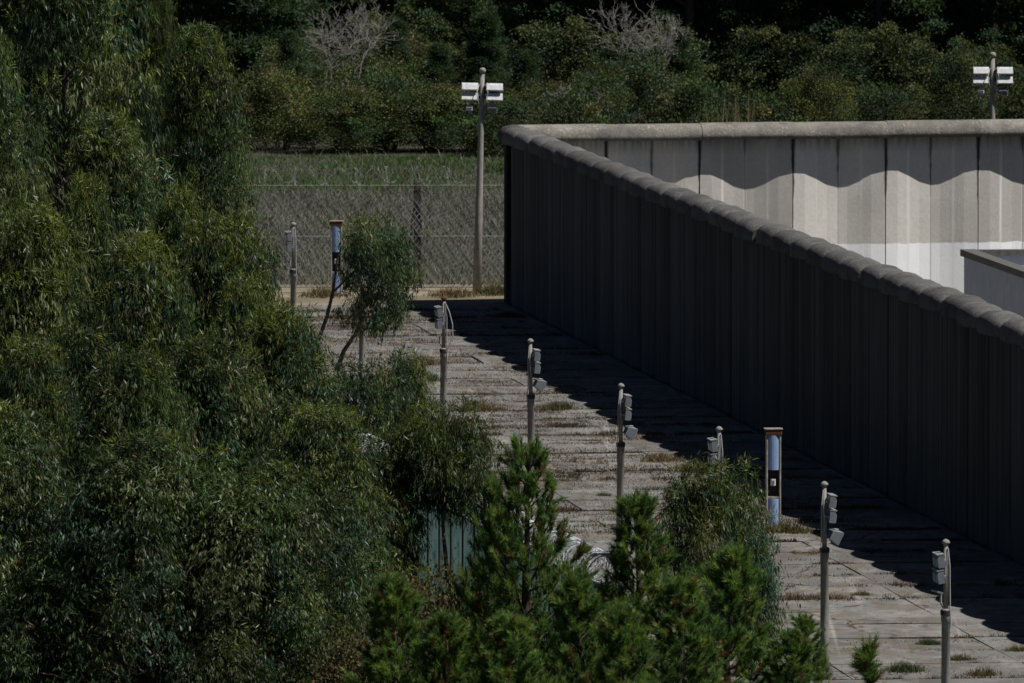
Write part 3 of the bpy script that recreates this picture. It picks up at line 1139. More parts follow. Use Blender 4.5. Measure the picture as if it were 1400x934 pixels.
def euc_crown(seed, H, Rad, z0, lobes, twigs, per, leaf=0.165, spire=True, young=0.35, squat=1.0, cool=False):
    """crown of upright spindle lobes; each bears clusters of narrow hanging leaves, loose at the edges"""
    rng = np.random.default_rng(seed)
    Cs, Ds, Ls, Ws, Ts = [], [], [], [], []
    centres = []
    for k in range(lobes):
        t = (k + rng.uniform(0, 1)) / lobes                    # 0 bottom .. 1 top
        prof = ((1 - t) ** 0.8 * (0.6 + 0.4 * min(1, t / .12)) + .06) * rng.uniform(.75, 1.25) if spire else math.sqrt(max(0.03, 1 - (2 * t - 1) ** 2))
        az = k * 2.39996 + rng.uniform(-.6, .6)
        rho = Rad * prof * (0.30 + .70 * math.sqrt(rng.uniform(.05, 1)))
        zc = z0 + (H - z0) * t
        c = np.array((rho * math.cos(az), rho * math.sin(az), zc))
        sc = rng.uniform(.5, 1.0) * rng.choice((.8, 1.0, 1.25, 1.7))
        rx, hz = .46 * sc * (Rad / 2.2) ** .4, 1.35 * sc * rng.uniform(.7, 1.6) * squat
        # outer lobes lean outwards
        lean = np.array((math.cos(az), math.sin(az), 0)) * rng.uniform(-.05, .35) * rho / Rad
        c[2] = min(c[2], H - hz * .55)
        centres.append(c + np.array((0, 0, -.1)))
        base = EUC[rng.integers(0, len(EUC))] * rng.uniform(.5, 1.35) * 1.32
        if cool:
            base = base * np.array((.88, .90, .92))
        isy = rng.uniform() < young
        n = int(twigs * sc ** 1.3)
        # heights along the spindle, more mass in the lower half
        v = rng.beta(1.35, 1.7, n)
        rr = rx * np.clip(1.55 * v ** .4 * (1 - v) ** .75, .06, None) * rng.uniform(.35, 1.12, n) ** .6
        a = rng.uniform(0, 2 * math.pi, n)
        o = np.stack([np.cos(a), np.sin(a), np.zeros(n)], -1)
        pos = c + o * rr[:, None] + np.array((0, 0, 1.0)) * ((v - .42) * hz)[:, None] + lean * (v * hz)[:, None]
        stray = rng.uniform(size=n) < .10
        pos[stray] += o[stray] * rng.uniform(.05, .30, (int(stray.sum()), 1))
        tw = unit(o * rng.uniform(.1, .9, (n, 1)) + np.stack([rng.normal(0, .3, n), rng.normal(0, .3, n), rng.normal(-.55, .55, n)], -1))
        up = (v > .72) & (rng.uniform(size=n) < .75)
        tw[up] = unit(tw[up] * .4 + np.array((0, 0, 1.0)))
        tl = rng.uniform(.10, .34, n)
        bright = rng.uniform(.5, 1.55, (n, 1))
        for j in range(per):
            s_ = (j + rng.uniform(0, 1, n)) / per
            q = pos + tw * (tl * s_)[:, None] + rng.normal(0, .03, (n, 3))
            d = unit(tw * .30 + np.array((0, 0, -1.0)) + rng.normal(0, .28, (n, 3)))
            d[up] = unit(tw[up] * .7 + rng.normal(0, .6, (int(up.sum()), 3)))
            Cs.append(q)
            Ds.append(d)
            Ls.append(rng.uniform(.6, 1.45, n) * leaf)
            Ws.append(rng.uniform(.021, .034, n) * leaf / .165)
            tt = base[None] * bright * rng.uniform(.75, 1.3, (n, 1)) * (1 + rng.normal(0, .07, (n, 3)))
            if isy:
                w = np.clip((v - .45) * 2.6, 0, 1)[:, None] * rng.uniform(.3, 1, (n, 1))
                tt = tt * (1 - w) + YOUNG * rng.uniform(.7, 1.2, (n, 1)) * w
            red = rng.uniform(size=n) < .010
            tt[red] = np.array((.13, .06, .03))
            Ts.append(tt)
    V, F, T = leaf_quads(np.concatenate(Cs), np.concatenate(Ds), np.concatenate(Ls), np.concatenate(Ws), rng, np.clip(np.concatenate(Ts), .006, .3))
    return V, F, T, centres


def trunk_limbs(seed, H, centres, r0, lean=(0, 0), top=.92):
    rng = random.Random(seed)
    m = MB()
    pts, rad = [], []
    n = 9
    for i in range(n):
        t = i / (n - 1)
        pts.append(Vector((lean[0] * t + .12 * math.sin(t * 5 + seed), lean[1] * t + .12 * math.sin(t * 4 + 2 * seed), H * top * t - .3 * (i == 0))))
        rad.append(r0 * (1 - t) ** .8 + .015)
    m.tube(pts, rad, 8)
    for c in centres:
        c = Vector(c)
        tz = max(.12, min(.95, (c.z - .35 * math.hypot(c.x, c.y) - .3) / (H * top)))
        i = min(n - 2, int(tz * (n - 1)))
        fr = tz * (n - 1) - i
        a = pts[i].lerp(pts[i + 1], fr)
        mid = a.lerp(c, .55) + Vector((rng.uniform(-.1, .1), rng.uniform(-.1, .1), .12))
        r1 = max(.018, rad[i] * .38)
        m.tube([a, mid, c], [r1, r1 * .7, .008], 5, False)
    return m


def euc_tree(name, seed, H, Rad, z0, lobes, twigs, per, r0=None, **kw):
    V, F, T, ce = euc_crown(seed, H, Rad, z0, lobes, twigs, per, **kw)
    return {'crown': np_mesh('crown', V, F, ('leaf',), T), 'trunk': trunk_limbs(seed, H, ce, r0 or .055 + H * .011).mesh('trunk', 'bark', True), 'H': H}


def plant(proto, name, label, cat, loc, rz=0, scale=1.0, group=None, sxy=None):
    s = (scale, scale, scale) if sxy is None else (scale * sxy, scale * sxy, scale)
    t = thing(name, label, cat, loc, rz, group, s)
    for k in ('trunk', 'crown'):
        if k in proto:
            link(k, proto[k], t)
    return t


# ------------------------------------------------------------------ eucalyptus mass on the left
E = [euc_tree('eucalyptus', 101, 13.0, 2.9, 1.2, 155, 100, 6, leaf=.17),
     euc_tree('eucalyptus', 102, 13.0, 2.6, 1.0, 150, 100, 6, leaf=.17),
     euc_tree('eucalyptus', 103, 8.6, 2.8, .4, 135, 100, 6, young=.6, leaf=.165),
     euc_tree('eucalyptus', 104, 8.6, 2.5, .3, 128, 100, 6, young=.5, leaf=.165),
     euc_tree('eucalyptus', 105, 8.6, 3.0, .2, 150, 100, 6, young=.12, leaf=.17, cool=True)]
left = [  # proto, px, py of the top, distance, sideways factor, label
    (0, 95, -150, 305, 1.12, 'tallest eucalyptus, its crown leaving the frame at the upper left corner'),
    (1, 214, -35, 335, .48, 'slender spire of a eucalyptus standing against black shade at the top'),
    (1, 275, 42, 312, 1.0, 'eucalyptus whose rounded shoulder hides the left end of the chain link fence'),
    (0, -25, 40, 288, 1.0, 'eucalyptus cut by the left frame edge, upper one'),
    (1, 150, 165, 292, 1.0, 'eucalyptus with yellowish shoots in the middle of the upper left mass'),
    (2, 304, 305, 270, .95, 'eucalyptus with yellow green tips left of the half hidden lighting post'),
    (3, 45, 290, 268, 1.1, 'eucalyptus with a bluish crown low at the left frame edge'),
    (2, 195, 330, 262, 1.05, 'eucalyptus with pointed yellow tips above a deep dark gap'),
    (3, 392, 425, 258, .95, 'eucalyptus whose crown ends at the paved strip'),
    (4, 105, 455, 250, 1.1, 'eucalyptus in the shaded lower left, one in from the edge'),
    (4, 285, 470, 250, 1.05, 'eucalyptus in the dark centre of the lower left mass'),
    (2, 440, 560, 248, .9, 'eucalyptus left of the pale green sheet fence'),
    (4, -10, 560, 240, 1.2, 'eucalyptus in the bottom left corner'),
    (1, 85, 95, 320, 1.0, 'eucalyptus filling the gap behind the yellow shoots at the upper left'),
    (2, 118, 250, 276, .8, 'eucalyptus with bright yellow shoots above the left middle of the mass'),
    (3, 248, 265, 281, .75, 'slim eucalyptus between the rounded shoulder and the yellow tipped ones'),
    (2, 338, 385, 264, .7, 'slim yellow tipped eucalyptus nearest to the half hidden lighting post'),
    (2, 40, 470, 246, .8, 'slim eucalyptus with yellow shoots near the left frame edge'),
    (4, 190, 490, 244, .9, 'slim dark eucalyptus in the centre of the lower left mass'),
    (4, 205, 600, 238, 1.2, 'eucalyptus at the bottom edge with a few rusty leaves'),
    (4, 372, 640, 238, 1.0, 'eucalyptus at the bottom edge beside the undergrowth'),
]
rs = random.Random(77)
for (pi, px, py, D, sx, lab) in left:
    tp = at_y(px, py, D)
    pr = E[pi]
    plant(pr, 'eucalyptus_tree', lab, 'tree', (tp.x, tp.y, 0), rs.uniform(0, 6.28), tp.z / pr['H'], 'eucalyptus trees on the left', sx * pr['H'] / tp.z * (1.0 if pr['H'] < 10 else tp.z / pr['H'] * 1.0 if tp.z / pr['H'] > .8 else 1.0))


# small leaning tree in front of the fence
def small_tree():
    D = 329.0
    k = D / F_PX

    def L(px, py, y=0.0):
        return ((px - 452) * k, y, CAM_Z - (py + 563) * k)
    p = at_y(452, 560, D)
    t = thing('leaning_tree', 'small leaning tree with two bent trunks in front of the far fence', 'tree', (p.x, p.y, 0))
    top, bot = L(500, 300)[2], L(500, 452)[2]
    V, F, T, ce = euc_crown(210, top - bot, 1.02, .1, 50, 66, 6, leaf=.15, spire=False, young=.15, squat=.55)
    V[:, 2] += bot
    V[:, 0] += (515 - 452) * k + .10 * np.sin(V[:, 2] * 2.0)
    link('crown', np_mesh('crown', V, F, ('leaf',), T), t)
    m = MB()
    m.tube([L(415, 570), L(424, 510), L(432, 475), L(448, 430), L(455, 400), L(462, 350), L(475, 325)], [.07, .066, .06, .052, .045, .03, .01], 7)
    m.tube([L(455, 400), L(485, 370), L(510, 330)], [.04, .03, .01], 6)
    m.obj('trunk', 'bark', t, True)
    m = MB()
    m.tube([L(448, 570, -.1), L(458, 515, -.1), L(470, 480, -.1), L(485, 458, -.1), L(512, 442), L(535, 410), L(540, 380)], [.08, .075, .065, .055, .045, .03, .01], 7)
    m.tube([L(485, 458, -.1), L(500, 420), L(505, 370)], [.04, .03, .01], 6)
    m.obj('trunk', 'bark', t, True)
    return t


small_tree()

# bushy young trees
for k, (px, py, D, rad, z0, lob, yg, lab) in enumerate([
    (972, 640, 257, 1.12, .5, 78, .3, 'bushy young tree wrapped round a lighting post left of the blue column'),
    (492, 502, 283, 1.2, 1.4, 66, .15, 'dark rounded bush under the small leaning tree'),
    (612, 556, 256, .92, 3.5, 46, .3, 'olive rounded bush above the pale green sheet fence'),
    (528, 600, 256, .75, 1.6, 58, .2, 'shaggy bush hiding the far end of the sheet fence'),
    (558, 484, 300, .5, 2.2, 22, .1, 'small bright green shrub at the left edge of the paving'),
    (1024, 735, 250, .45, .6, 26, .1, 'small dark bush at the foot of the bushy young tree'),
]):
    tp = at_y(px, py, D)
    pr = euc_tree('bushy', 301 + k, tp.z, rad, z0, lob, 78, 6, leaf=.145, r0=.05, spire=False, young=yg, squat=.55)
    plant(pr, 'bush', lab, 'bush', (tp.x, tp.y, 0))


# ------------------------------------------------------------------ young pines
def pine_mesh(seed, H, Rad, z_first=.35, step=.46, per=95, dense=1.0):
    rng = np.random.default_rng(seed)
    m = MB()
    n = 8
    bend = rng.normal(0, .05, (n, 2)).cumsum(0)
    bend -= np.linspace(0, 1, n)[:, None] * bend[-1]
    tp = [Vector((bend[i, 0], bend[i, 1], H * .97 * i / (n - 1) - (.3 if i == 0 else 0))) for i in range(n)]
    m.tube(tp, [.02 + .02 * H * (1 - i / (n - 1)) ** .9 for i in range(n)], 7)
    shoots = []           # base, dir, length

    def axis(z):
        t = max(0, min(.999, z / (H * .97))) * (n - 1)
        i = int(t)
        return tp[i].lerp(tp[min(n - 1, i + 1)], t - i)
    z = z_first
    az0 = 0
    while z < H * .96:
        t = z / H
        ln = Rad * min(1.0, (1.06 - t) ** .75 * 1.05) * rng.uniform(.82, 1.12)
        nb = int(rng.integers(4, 7))
        az0 += rng.uniform(.3, 1.2)
        for k in range(nb):
            az = az0 + k * 2 * math.pi / nb + rng.uniform(-.25, .25)
            l = ln * rng.uniform(.7, 1.12)
            el = .25 + .75 * t + rng.uniform(-.12, .12)
            o = axis(z + rng.uniform(-.05, .05))
            hd = Vector((math.cos(az), math.sin(az), 0))
            pts = []
            for q in range(5):
                s = q / 4
                pts.append(o + hd * (l * s * math.cos(el * (.6 + .4 * s))) + Vector((0, 0, l * (s * math.sin(el) * .7 + .28 * s * s))))
            m.tube(pts, [.008 + .013 * l * (1 - q / 4) for q in range(5)], 4, False)
            # leader shoot of the branch and side shoots
            ndir = (pts[4] - pts[3]).normalized()
            shoots.append((pts[4] - ndir * .12, (ndir + Vector((0, 0, .8))).normalized(), rng.uniform(.28, .42)))
            for q in range(int(l * 8 * dense) + 1):
                s = rng.uniform(.28, .98)
                i = min(3, int(s * 4))
                pp = pts[i].lerp(pts[i + 1], s * 4 - i)
                sd = hd * rng.uniform(.2, .9) + Vector((rng.normal(0, .5), rng.normal(0, .5), rng.uniform(.7, 1.5)))
                sd.normalize()
                off = Vector((-hd.y, hd.x, 0)) * rng.normal(0, .14) * l
                shoots.append((pp + off, sd, rng.uniform(.22, .42)))
        z += step * rng.uniform(.8, 1.15) * (1.0 - .25 * t)
    for k in range(4):
        shoots.append((axis(H * .93) + Vector((rng.normal(0, .03), rng.normal(0, .03), 0)), Vector((rng.normal(0, .25), rng.normal(0, .25), 1)).normalized(), rng.uniform(.3, .45)))
    # needles
    S = len(shoots)
    B = np.array([s[0] for s in shoots])
    D = np.array([s[1] for s in shoots])
    L = np.array([s[2] for s in shoots])
    ii = np.repeat(np.arange(S), per)
    tt = rng.uniform(0, 1, S * per)
    c = B[ii] + D[ii] * (L[ii] * tt)[:, None]
    d = unit(D[ii] * rng.uniform(.7, 1.5, (S * per, 1)) + unit(rng.normal(0, 1, (S * per, 3))) * .75)
    nl = rng.uniform(.13, .23, S * per)
    sd = unit(np.cross(d, rng.normal(0, 1, (S * per, 3)))) * .0072
    V = np.stack([c - sd, c + sd, c + d * nl[:, None]], 1).reshape(-1, 3)
    F = np.arange(len(V)).reshape(-1, 3)
    hue = np.array([(.072, .136, .034), (.100, .170, .040), (.140, .184, .048), (.056, .110, .036)])[rng.integers(0, 4, S)] * rng.uniform(.8, 1.25, (S, 1))
    T = hue[ii] * (0.75 + .45 * tt)[:, None] * rng.uniform(.75, 1.25, (S * per, 1))
    dead = rng.uniform(size=S) < .045
    T[dead[ii]] = np.array((.13, .075, .035))
    return {'crown': np_mesh('crown', V, F, ('needle',), np.repeat(T, 3, 0)), 'trunk': m.mesh('trunk', 'pine_bark', True), 'H': H}


PN = [pine_mesh(401, 6.0, 1.95, .5, .58, 95, .95), pine_mesh(402, 5.0, 1.7, .35, .44, 95, 1.1), pine_mesh(403, 4.2, 1.6, .3, .44, 95, 1.1), pine_mesh(404, 2.6, .85, .2, .36, 85)]
pines = [
    (0, 722, 612, 238, 1.0, 'tall open pine with bare trunk showing, in front of the sheet fence'),
    (1, 868, 688, 240, 1.0, 'full young pine at the foot of the lighting post with the white spot light'),
    (2, 1000, 762, 238, 1.0, 'young pine in front of the bushy young tree'),
    (2, 672, 672, 243, .62, 'young pine hiding the base of the sheet fence'),
    (2, 1080, 870, 236, .8, 'rightmost of the large young pines along the bottom edge'),
    (1, 930, 800, 231, 1.0, 'young pine at the bottom edge between two fuller pines'),
    (2, 790, 800, 230, .95, 'shaded young pine low between the tall open pine and the full one'),
    (2, 850, 842, 226, .9, 'bright green pine top at the bottom edge below the full young pine'),
    (2, 540, 800, 234, .9, 'pine sapling among brownish undergrowth at the bottom edge'),
    (1, 700, 850, 228, .9, 'pine top at the bottom edge under the tall open pine'),
    (2, 610, 850, 228, .9, 'pine top at the bottom edge left of the tall open pine'),
    (3, 1102, 848, 244, .75, 'small pine sapling at the foot of the post with the pale blue spot light'),
    (2, 462, 620, 252, .5, 'slim bright pine top poking out of the eucalyptus mass'),
]
for (pi, px, py, D, sx, lab) in pines:
    tp = at_y(px, py, D)
    pr = PN[pi]
    plant(pr, 'pine_tree', lab, 'tree', (tp.x, tp.y, 0), rs.uniform(0, 6.28), tp.z / pr['H'], 'young pines in the foreground', sx * pr['H'] / tp.z)
# seedlings on the paving
sd1 = pine_mesh(405, .75, .10, .05, .09, 45, 2.5)
p = on_z(1193, 938, 0.05)
plant(sd1, 'pine_seedling', 'small upright conifer seedling on the paving near the bottom edge', 'seedling', p, 0, 1.0)


# ------------------------------------------------------------------ broadleaf thicket and forest behind the fence
def thicket_mesh(seed, Rx, H, lobes, per, hues, leaf=.085):
    rng = np.random.default_rng(seed)
    Cs, Ds, Ts, Ls = [], [], [], []
    for k in range(lobes):
        az = rng.uniform(0, 6.283)
        t = rng.uniform(0, 1)
        rr = Rx * math.sqrt(rng.uniform(0, 1)) * math.sqrt(max(.08, 1 - t * t * .9))
        c = np.array((rr * math.cos(az), rr * math.sin(az) * .8, .2 + (H - .5) * t))
        s = rng.uniform(.28, .6)
        if k % 4 == 0:
            c = c * np.array((1.3, 1.3, rng.uniform(1.0, 1.3)))
            s = rng.uniform(.16, .34)
        o = unit(rng.normal(0, 1, (per, 3)))
        o[:, 2] = np.where(rng.uniform(size=per) < .7, np.abs(o[:, 2]), o[:, 2])
        q = c + o * s * (rng.uniform(.5, 1.05, (per, 1)) + rng.exponential(.26, (per, 1))) * np.array((1.15, 1.15, .9))
        Cs.append(q)
        Ds.append(unit(o + rng.normal(0, .7, (per, 3)) + np.array((0, 0, -.25))))
        h = hues[rng.integers(0, len(hues))] * rng.uniform(.5, 1.5)
        Ts.append(h[None] * rng.uniform(.6, 1.5, (per, 1)))
        Ls.append(rng.uniform(.6, 1.3, per) * leaf)
    C = np.concatenate(Cs)
    L = np.concatenate(Ls)
    V, F, T = leaf_quads(C, np.concatenate(Ds), L, L * .62, rng, np.concatenate(Ts))
    m = MB()
    r2 = random.Random(seed)
    for k in range(9):
        a = r2.uniform(0, 6.28)
        l = r2.uniform(.3, .8) * Rx
        m.tube([(.1 * math.cos(a), .1 * math.sin(a), -.2), (l * .5 * math.cos(a), l * .5 * math.sin(a), H * .45), (l * math.cos(a), l * math.sin(a), H * .8)], [.035, .025, .008], 4, False)
    return {'crown': np_mesh('crown', V, F, ('bush_leaf',), T), 'trunk': m.mesh('stems', 'bark'), 'H': H}


HB = np.array([(.044, .060, .028), (.070, .080, .032), (.105, .112, .036), (.034, .062, .036), (.092, .084, .040), (.045, .056, .032), (.055, .095, .032)])
TH = [thicket_mesh(501, 2.3, 2.9, 75, 330, HB), thicket_mesh(502, 2.0, 2.2, 60, 330, HB), thicket_mesh(503, 2.2, 3.6, 80, 330, HB[[0, 1, 3, 3, 1]])]
bushes = [
    (0, 385, 92, 486, 1.1, 'dark bramble bush at the left end of the thicket behind the fence'),
    (2, 440, 85, 492, 1.2, 'tall ivy covered bush under the pale dead branches'),
    (0, 470, 118, 484, 1.1, 'bramble bush with reddish leaves in the middle of the thicket'),
    (1, 535, 100, 486, 1.3, 'rounded yellowish bramble bush under the dead tree'),
    (0, 590, 115, 485, 1.1, 'bramble bush left of the tall floodlight mast'),
    (1, 645, 132, 486, 1.1, 'bramble bush right behind the tall floodlight mast'),
    (1, 705, 135, 482, 1.2, 'olive bush just left of the wall corner'),
    (2, 400, 60, 495, 1.2, 'tall dim bush at the left end of the thicket, set back'),
    (0, 512, 78, 491, 1.1, 'bramble bush right of the bleached dead tree'),
    (2, 620, 70, 496, 1.2, 'tall green bush above and left of the tall floodlight mast'),
    (2, 690, 62, 499, 1.1, 'tall green bush above and right of the tall floodlight mast'),
    (0, 745, 112, 489, .9, 'small bush in the dip between mast and ivy mound'),
    (0, 560, 55, 497, 1.2, 'bush at the shaded forest edge above the brambles'),
    (1, 770, 128, 468, 1.2, 'yellowish low bush behind the left end of the rear wall'),
    (2, 815, 98, 474, .9, 'small bush with bare twigs behind the rear wall'),
    (2, 880, 82, 478, 1.25, 'leafy ivy mound below pale twisted branches behind the rear wall'),
    (1, 950, 112, 472, 1.2, 'bush right of the ivy mound behind the rear wall'),
    (1, 1030, 130, 466, 1.1, 'low bush by the dry reeds behind the rear wall'),
    (0, 1115, 98, 482, .8, 'shaded bluish bush in the dark right of the reeds'),
    (2, 1320, 70, 480, .9, 'dim bush left of the mast behind the rear wall'),
    (1, 1220, 120, 486, 1.1, 'dim low bush in the deep shade behind the rear wall'),
]
for (pi, px, py, D, sx, lab) in bushes:
    tp = at_y(px, py, D)
    pr = TH[pi]
    plant(pr, 'bush', lab, 'bush', (tp.x, tp.y, 0), rs.uniform(0, 6.28), tp.z / pr['H'], 'bushes behind the fence and rear wall', sx * pr['H'] / tp.z)


# pale dead trees
def dead_tree(seed, H, spread, depth=5, r0=.07):
    rng = random.Random(seed)
    m = MB()

    def grow(p, d, l, r, k):
        pts, rad = [p], [r]
        q = p.copy()
        dd = d.copy()
        for i in range(3):
            dd = (dd + Vector((rng.gauss(0, .28), rng.gauss(0, .28), rng.gauss(0.02, .2)))).normalized()
            q = q + dd * (l / 3)
            pts.append(q.copy())
            rad.append(r * (1 - .13 * (i + 1)))
        m.tube(pts, rad, 5 if k > 2 else 4, False)
        if k <= 0:
            return
        for c in range(rng.choice((2, 3, 3))):
            a = pts[rng.choice((2, 3, 3))]
            nd = (dd + Vector((rng.gauss(0, spread), rng.gauss(0, spread), rng.gauss(0.16, spread * .7)))).normalized()
            grow(a, nd, l * rng.uniform(.6, .82), max(.0075, r * .74), k - 1)
    for s in range(2):
        grow(Vector((rng.uniform(-.2, .2), rng.uniform(-.2, .2), -.2)), Vector((rng.gauss(0, .3), rng.gauss(0, .2), 1)).normalized(), H * .34, r0, depth)
    return m


for (seed, px, py, D, H, lab) in [
    (11, 468, 112, 487.5, 4.8, 'bleached dead tree with fanned twigs above the brambles'),
    (15, 868, 115, 479, 4.0, 'twisted pale dead branches rising from the ivy mound'),
    (19, 795, 155, 473, 1.9, 'small bare shrub with pale twigs behind the wall, left of the ivy mound'),
]:
    b0 = at_y(px, py, D)
    t = thing('dead_tree', lab, 'dead tree', (b0.x, b0.y, 0), 0)
    t.location.z = 0.0
    zt = max(0.2, b0.z - .2)
    mm = MB()
    rd = random.Random(seed)
    for q in range(3):
        m = dead_tree(seed * 7 + q, H * rd.uniform(.75, 1.05), .5, 5, .020)
        ox, oy = (q - 1.0) * .8 + rd.uniform(-.2, .2), rd.uniform(-.4, .4)
        mm.tube([(ox * .3, oy * .3, -.3), (ox * .7, oy * .6, zt * .5), (ox, oy, zt + .15)], [.06, .055, .045], 5)
        o0 = len(mm.v)
        mm.v += [(x + ox, y + oy, z + zt) for x, y, z in m.v]
        mm.f += [tuple(i + o0 for i in w) for w in m.f]
    mm.obj('branches', 'dead_wood', t)


# forest trees: long trunks, crowns that begin above
def forest_tree(seed, H, Rad, zc, clumps, per):
    rng = np.random.default_rng(seed)
    Cs, Ds, Ts, Ls = [], [], [], []
    ce = []
    for k in range(clumps):
        t = rng.uniform(0, 1)
        az = rng.uniform(0, 6.283)
        rr = Rad * (1 - .75 * t) * math.sqrt(rng.uniform(.08, 1))
        c = np.array((rr * math.cos(az), rr * math.sin(az), zc + (H - zc) * t))
        ce.append(c)
        s = rng.uniform(.4, .8)
        o = unit(rng.normal(0, 1, (per, 3)))
        q = c + o * s * rng.uniform(.2, 1, (per, 1)) * np.array((1.2, 1.2, .6))
        Cs.append(q)
        Ds.append(unit(o * .6 + rng.normal(0, .5, (per, 3)) + np.array((0, 0, .35))))
        h = np.array([(.036, .066, .026), (.050, .078, .030), (.032, .054, .032)])[rng.integers(0, 3)] * rng.uniform(.7, 1.4)
        Ts.append(h[None] * rng.uniform(.6, 1.4, (per, 1)))
        Ls.append(rng.uniform(.7, 1.3, per) * .26)
    L = np.concatenate(Ls)
    V, F, T = leaf_quads(np.concatenate(Cs), np.concatenate(Ds), L, L * .24, rng, np.concatenate(Ts))
    return {'crown': np_mesh('crown', V, F, ('bush_leaf',), T), 'trunk': trunk_limbs(seed, H, ce[::2], .20, (0.3, 0)).mesh('trunk', 'pine_bark', True), 'H': H}


FT = [forest_tree(601, 15, 3.1, 5.0, 170, 200), forest_tree(602, 17, 3.4, 7.0, 170, 200), forest_tree(603, 12, 2.9, 1.2, 190, 200)]
rs = random.Random(21)
for row, (D, n, x0, x1) in enumerate([(500, 11, -20, 26), (505, 10, -22, 28), (511, 11, -23, 29), (518, 11, -24, 30), (526, 12, -25, 31), (536, 12, -26, 32)]):
    for i in range(n):
        x = x0 + (x1 - x0) * (i + rs.uniform(.1, .9)) / n
        y = D + rs.uniform(-2.5, 2.5)
        if row < 2 and -7.0 < x < 0.4:
            continue
        if row == 0 and x > -7 and rs.random() < .45:
            continue
        k = rs.choice((0, 1, 0, 2)) if row < 1 else 2
        plant(FT[k], 'forest_tree', 'tall dark tree in the shaded wood behind the thicket', 'tree', (x, y, max(0, (y - 492) * .16)), rs.uniform(0, 6.28), rs.uniform(.9, 1.15), 'trees of the dark wood in the background')
for (px, y, sc_, lab) in [
    (398, 492, .40, 'young tree at the wood edge, left end of the thicket'),
    (540, 493, .44, 'young tree at the wood edge right of the bleached dead tree'),
    (600, 491, .36, 'young tree at the wood edge left of the tall mast'),
    (665, 494, .46, 'young tree at the wood edge behind the tall mast'),
    (722, 492, .33, 'young tree at the wood edge right of the tall mast'),
    (835, 488, .36, 'young tree left of the twisted dead branches'),
    (925, 490, .42, 'young tree right of the twisted dead branches'),
]:
    p = at_y(px, 300, y)
    plant(FT[2], 'young_tree', lab, 'tree', (p.x, y, 0), rs.uniform(0, 6.28), sc_, 'young trees at the edge of the wood', rs.uniform(.9, 1.2))
# shaded underwood between the trunks
us = [thicket_mesh(520, 2.4, 3.4, 60, 200, HB[[0, 3, 1]], .11)]
for row, (D, n) in enumerate([(498, 10), (505, 15), (513, 17), (523, 16)]):
    for i in range(n):
        x = -22 + 50 * (i + rs.uniform(0, 1)) / n
        y = D + rs.uniform(-2, 2)
        plant(us[0], 'underwood_shrub', 'dim shrub in the deep shade under the wood', 'shrub', (x, y, max(0, (y - 492) * .16)), rs.uniform(0, 6.28), rs.uniform(.8, 1.3), 'shrubs in the shade of the wood')


for (x, y) in ((10.6, 500), (12.2, 503), (-3.0, 503), (9.0, 508), (14.5, 497), (17.5, 498), (20.5, 496), (22.5, 499)):
    plant(us[0], 'underwood_shrub', 'dim shrub in the deep shade under the wood', 'shrub', (x, y, max(0, (y - 492) * .16)), rs.uniform(0, 6.28), 1.05, 'shrubs in the shade of the wood')

# ------------------------------------------------------------------ grass and weeds
def blades(rng, C, h, w, tint, lean=.45):
    n = len(C)
    d = np.stack([rng.normal(0, lean, n), rng.normal(0, lean, n), np.ones(n)], -1)
    d = unit(d)
    s = unit(np.cross(d, rng.normal(0, 1, (n, 3)))) * (w / 2)[:, None]
    V = np.stack([C - s, C + s, C + d * h[:, None]], 1).reshape(-1, 3)
    return V, np.arange(3 * n).reshape(n, 3), np.repeat(tint, 3, 0)


rng = np.random.default_rng(31)
# dry meadow between the fence and the thicket
n = 90000
X = rng.uniform(-20, 1.5, n)
Y = 391.5 + (481 - 391.5) * rng.uniform(0, 1, n)
patch = np.sin(X * .9 + 1.3 * np.sin(Y * .31)) + np.sin(Y * .23 + X * .35) + rng.normal(0, .5, n)
green = ((Y > 452) & (rng.uniform(size=n) < .85)) | (patch > 1.5)
dry = np.array((.17, .16, .125))
gry = np.array((.115, .118, .10))
T = np.where(green[:, None], np.array((.046, .098, .020)), np.where((patch > 0)[:, None], dry, gry)) * rng.uniform(.6, 1.4, (n, 1))
h = np.where(green, rng.uniform(.10, .28, n), rng.uniform(.12, .5, n)) * np.where(patch > -.6, 1, .45)
V, F, TT = blades(rng, np.stack([X, Y, np.zeros(n)], -1), h, rng.uniform(.02, .045, n), T)
o = link('meadow_grass', np_mesh('meadow_grass', V, F, ('grass_blade',), TT))
tag(o, 'dry grey grass with a green band seen through the chain link fence', 'grass', kind='stuff')

# weeds in the paving joints: broken runs of low dry tufts
Cc, Hh, Tt = [], [], []
Mrot = Matrix.Rotation(RZ_W, 4, 'Z')


def pav(x, y):
    q = CORNER + (Mrot @ Vector((x, y, 0)))
    return q


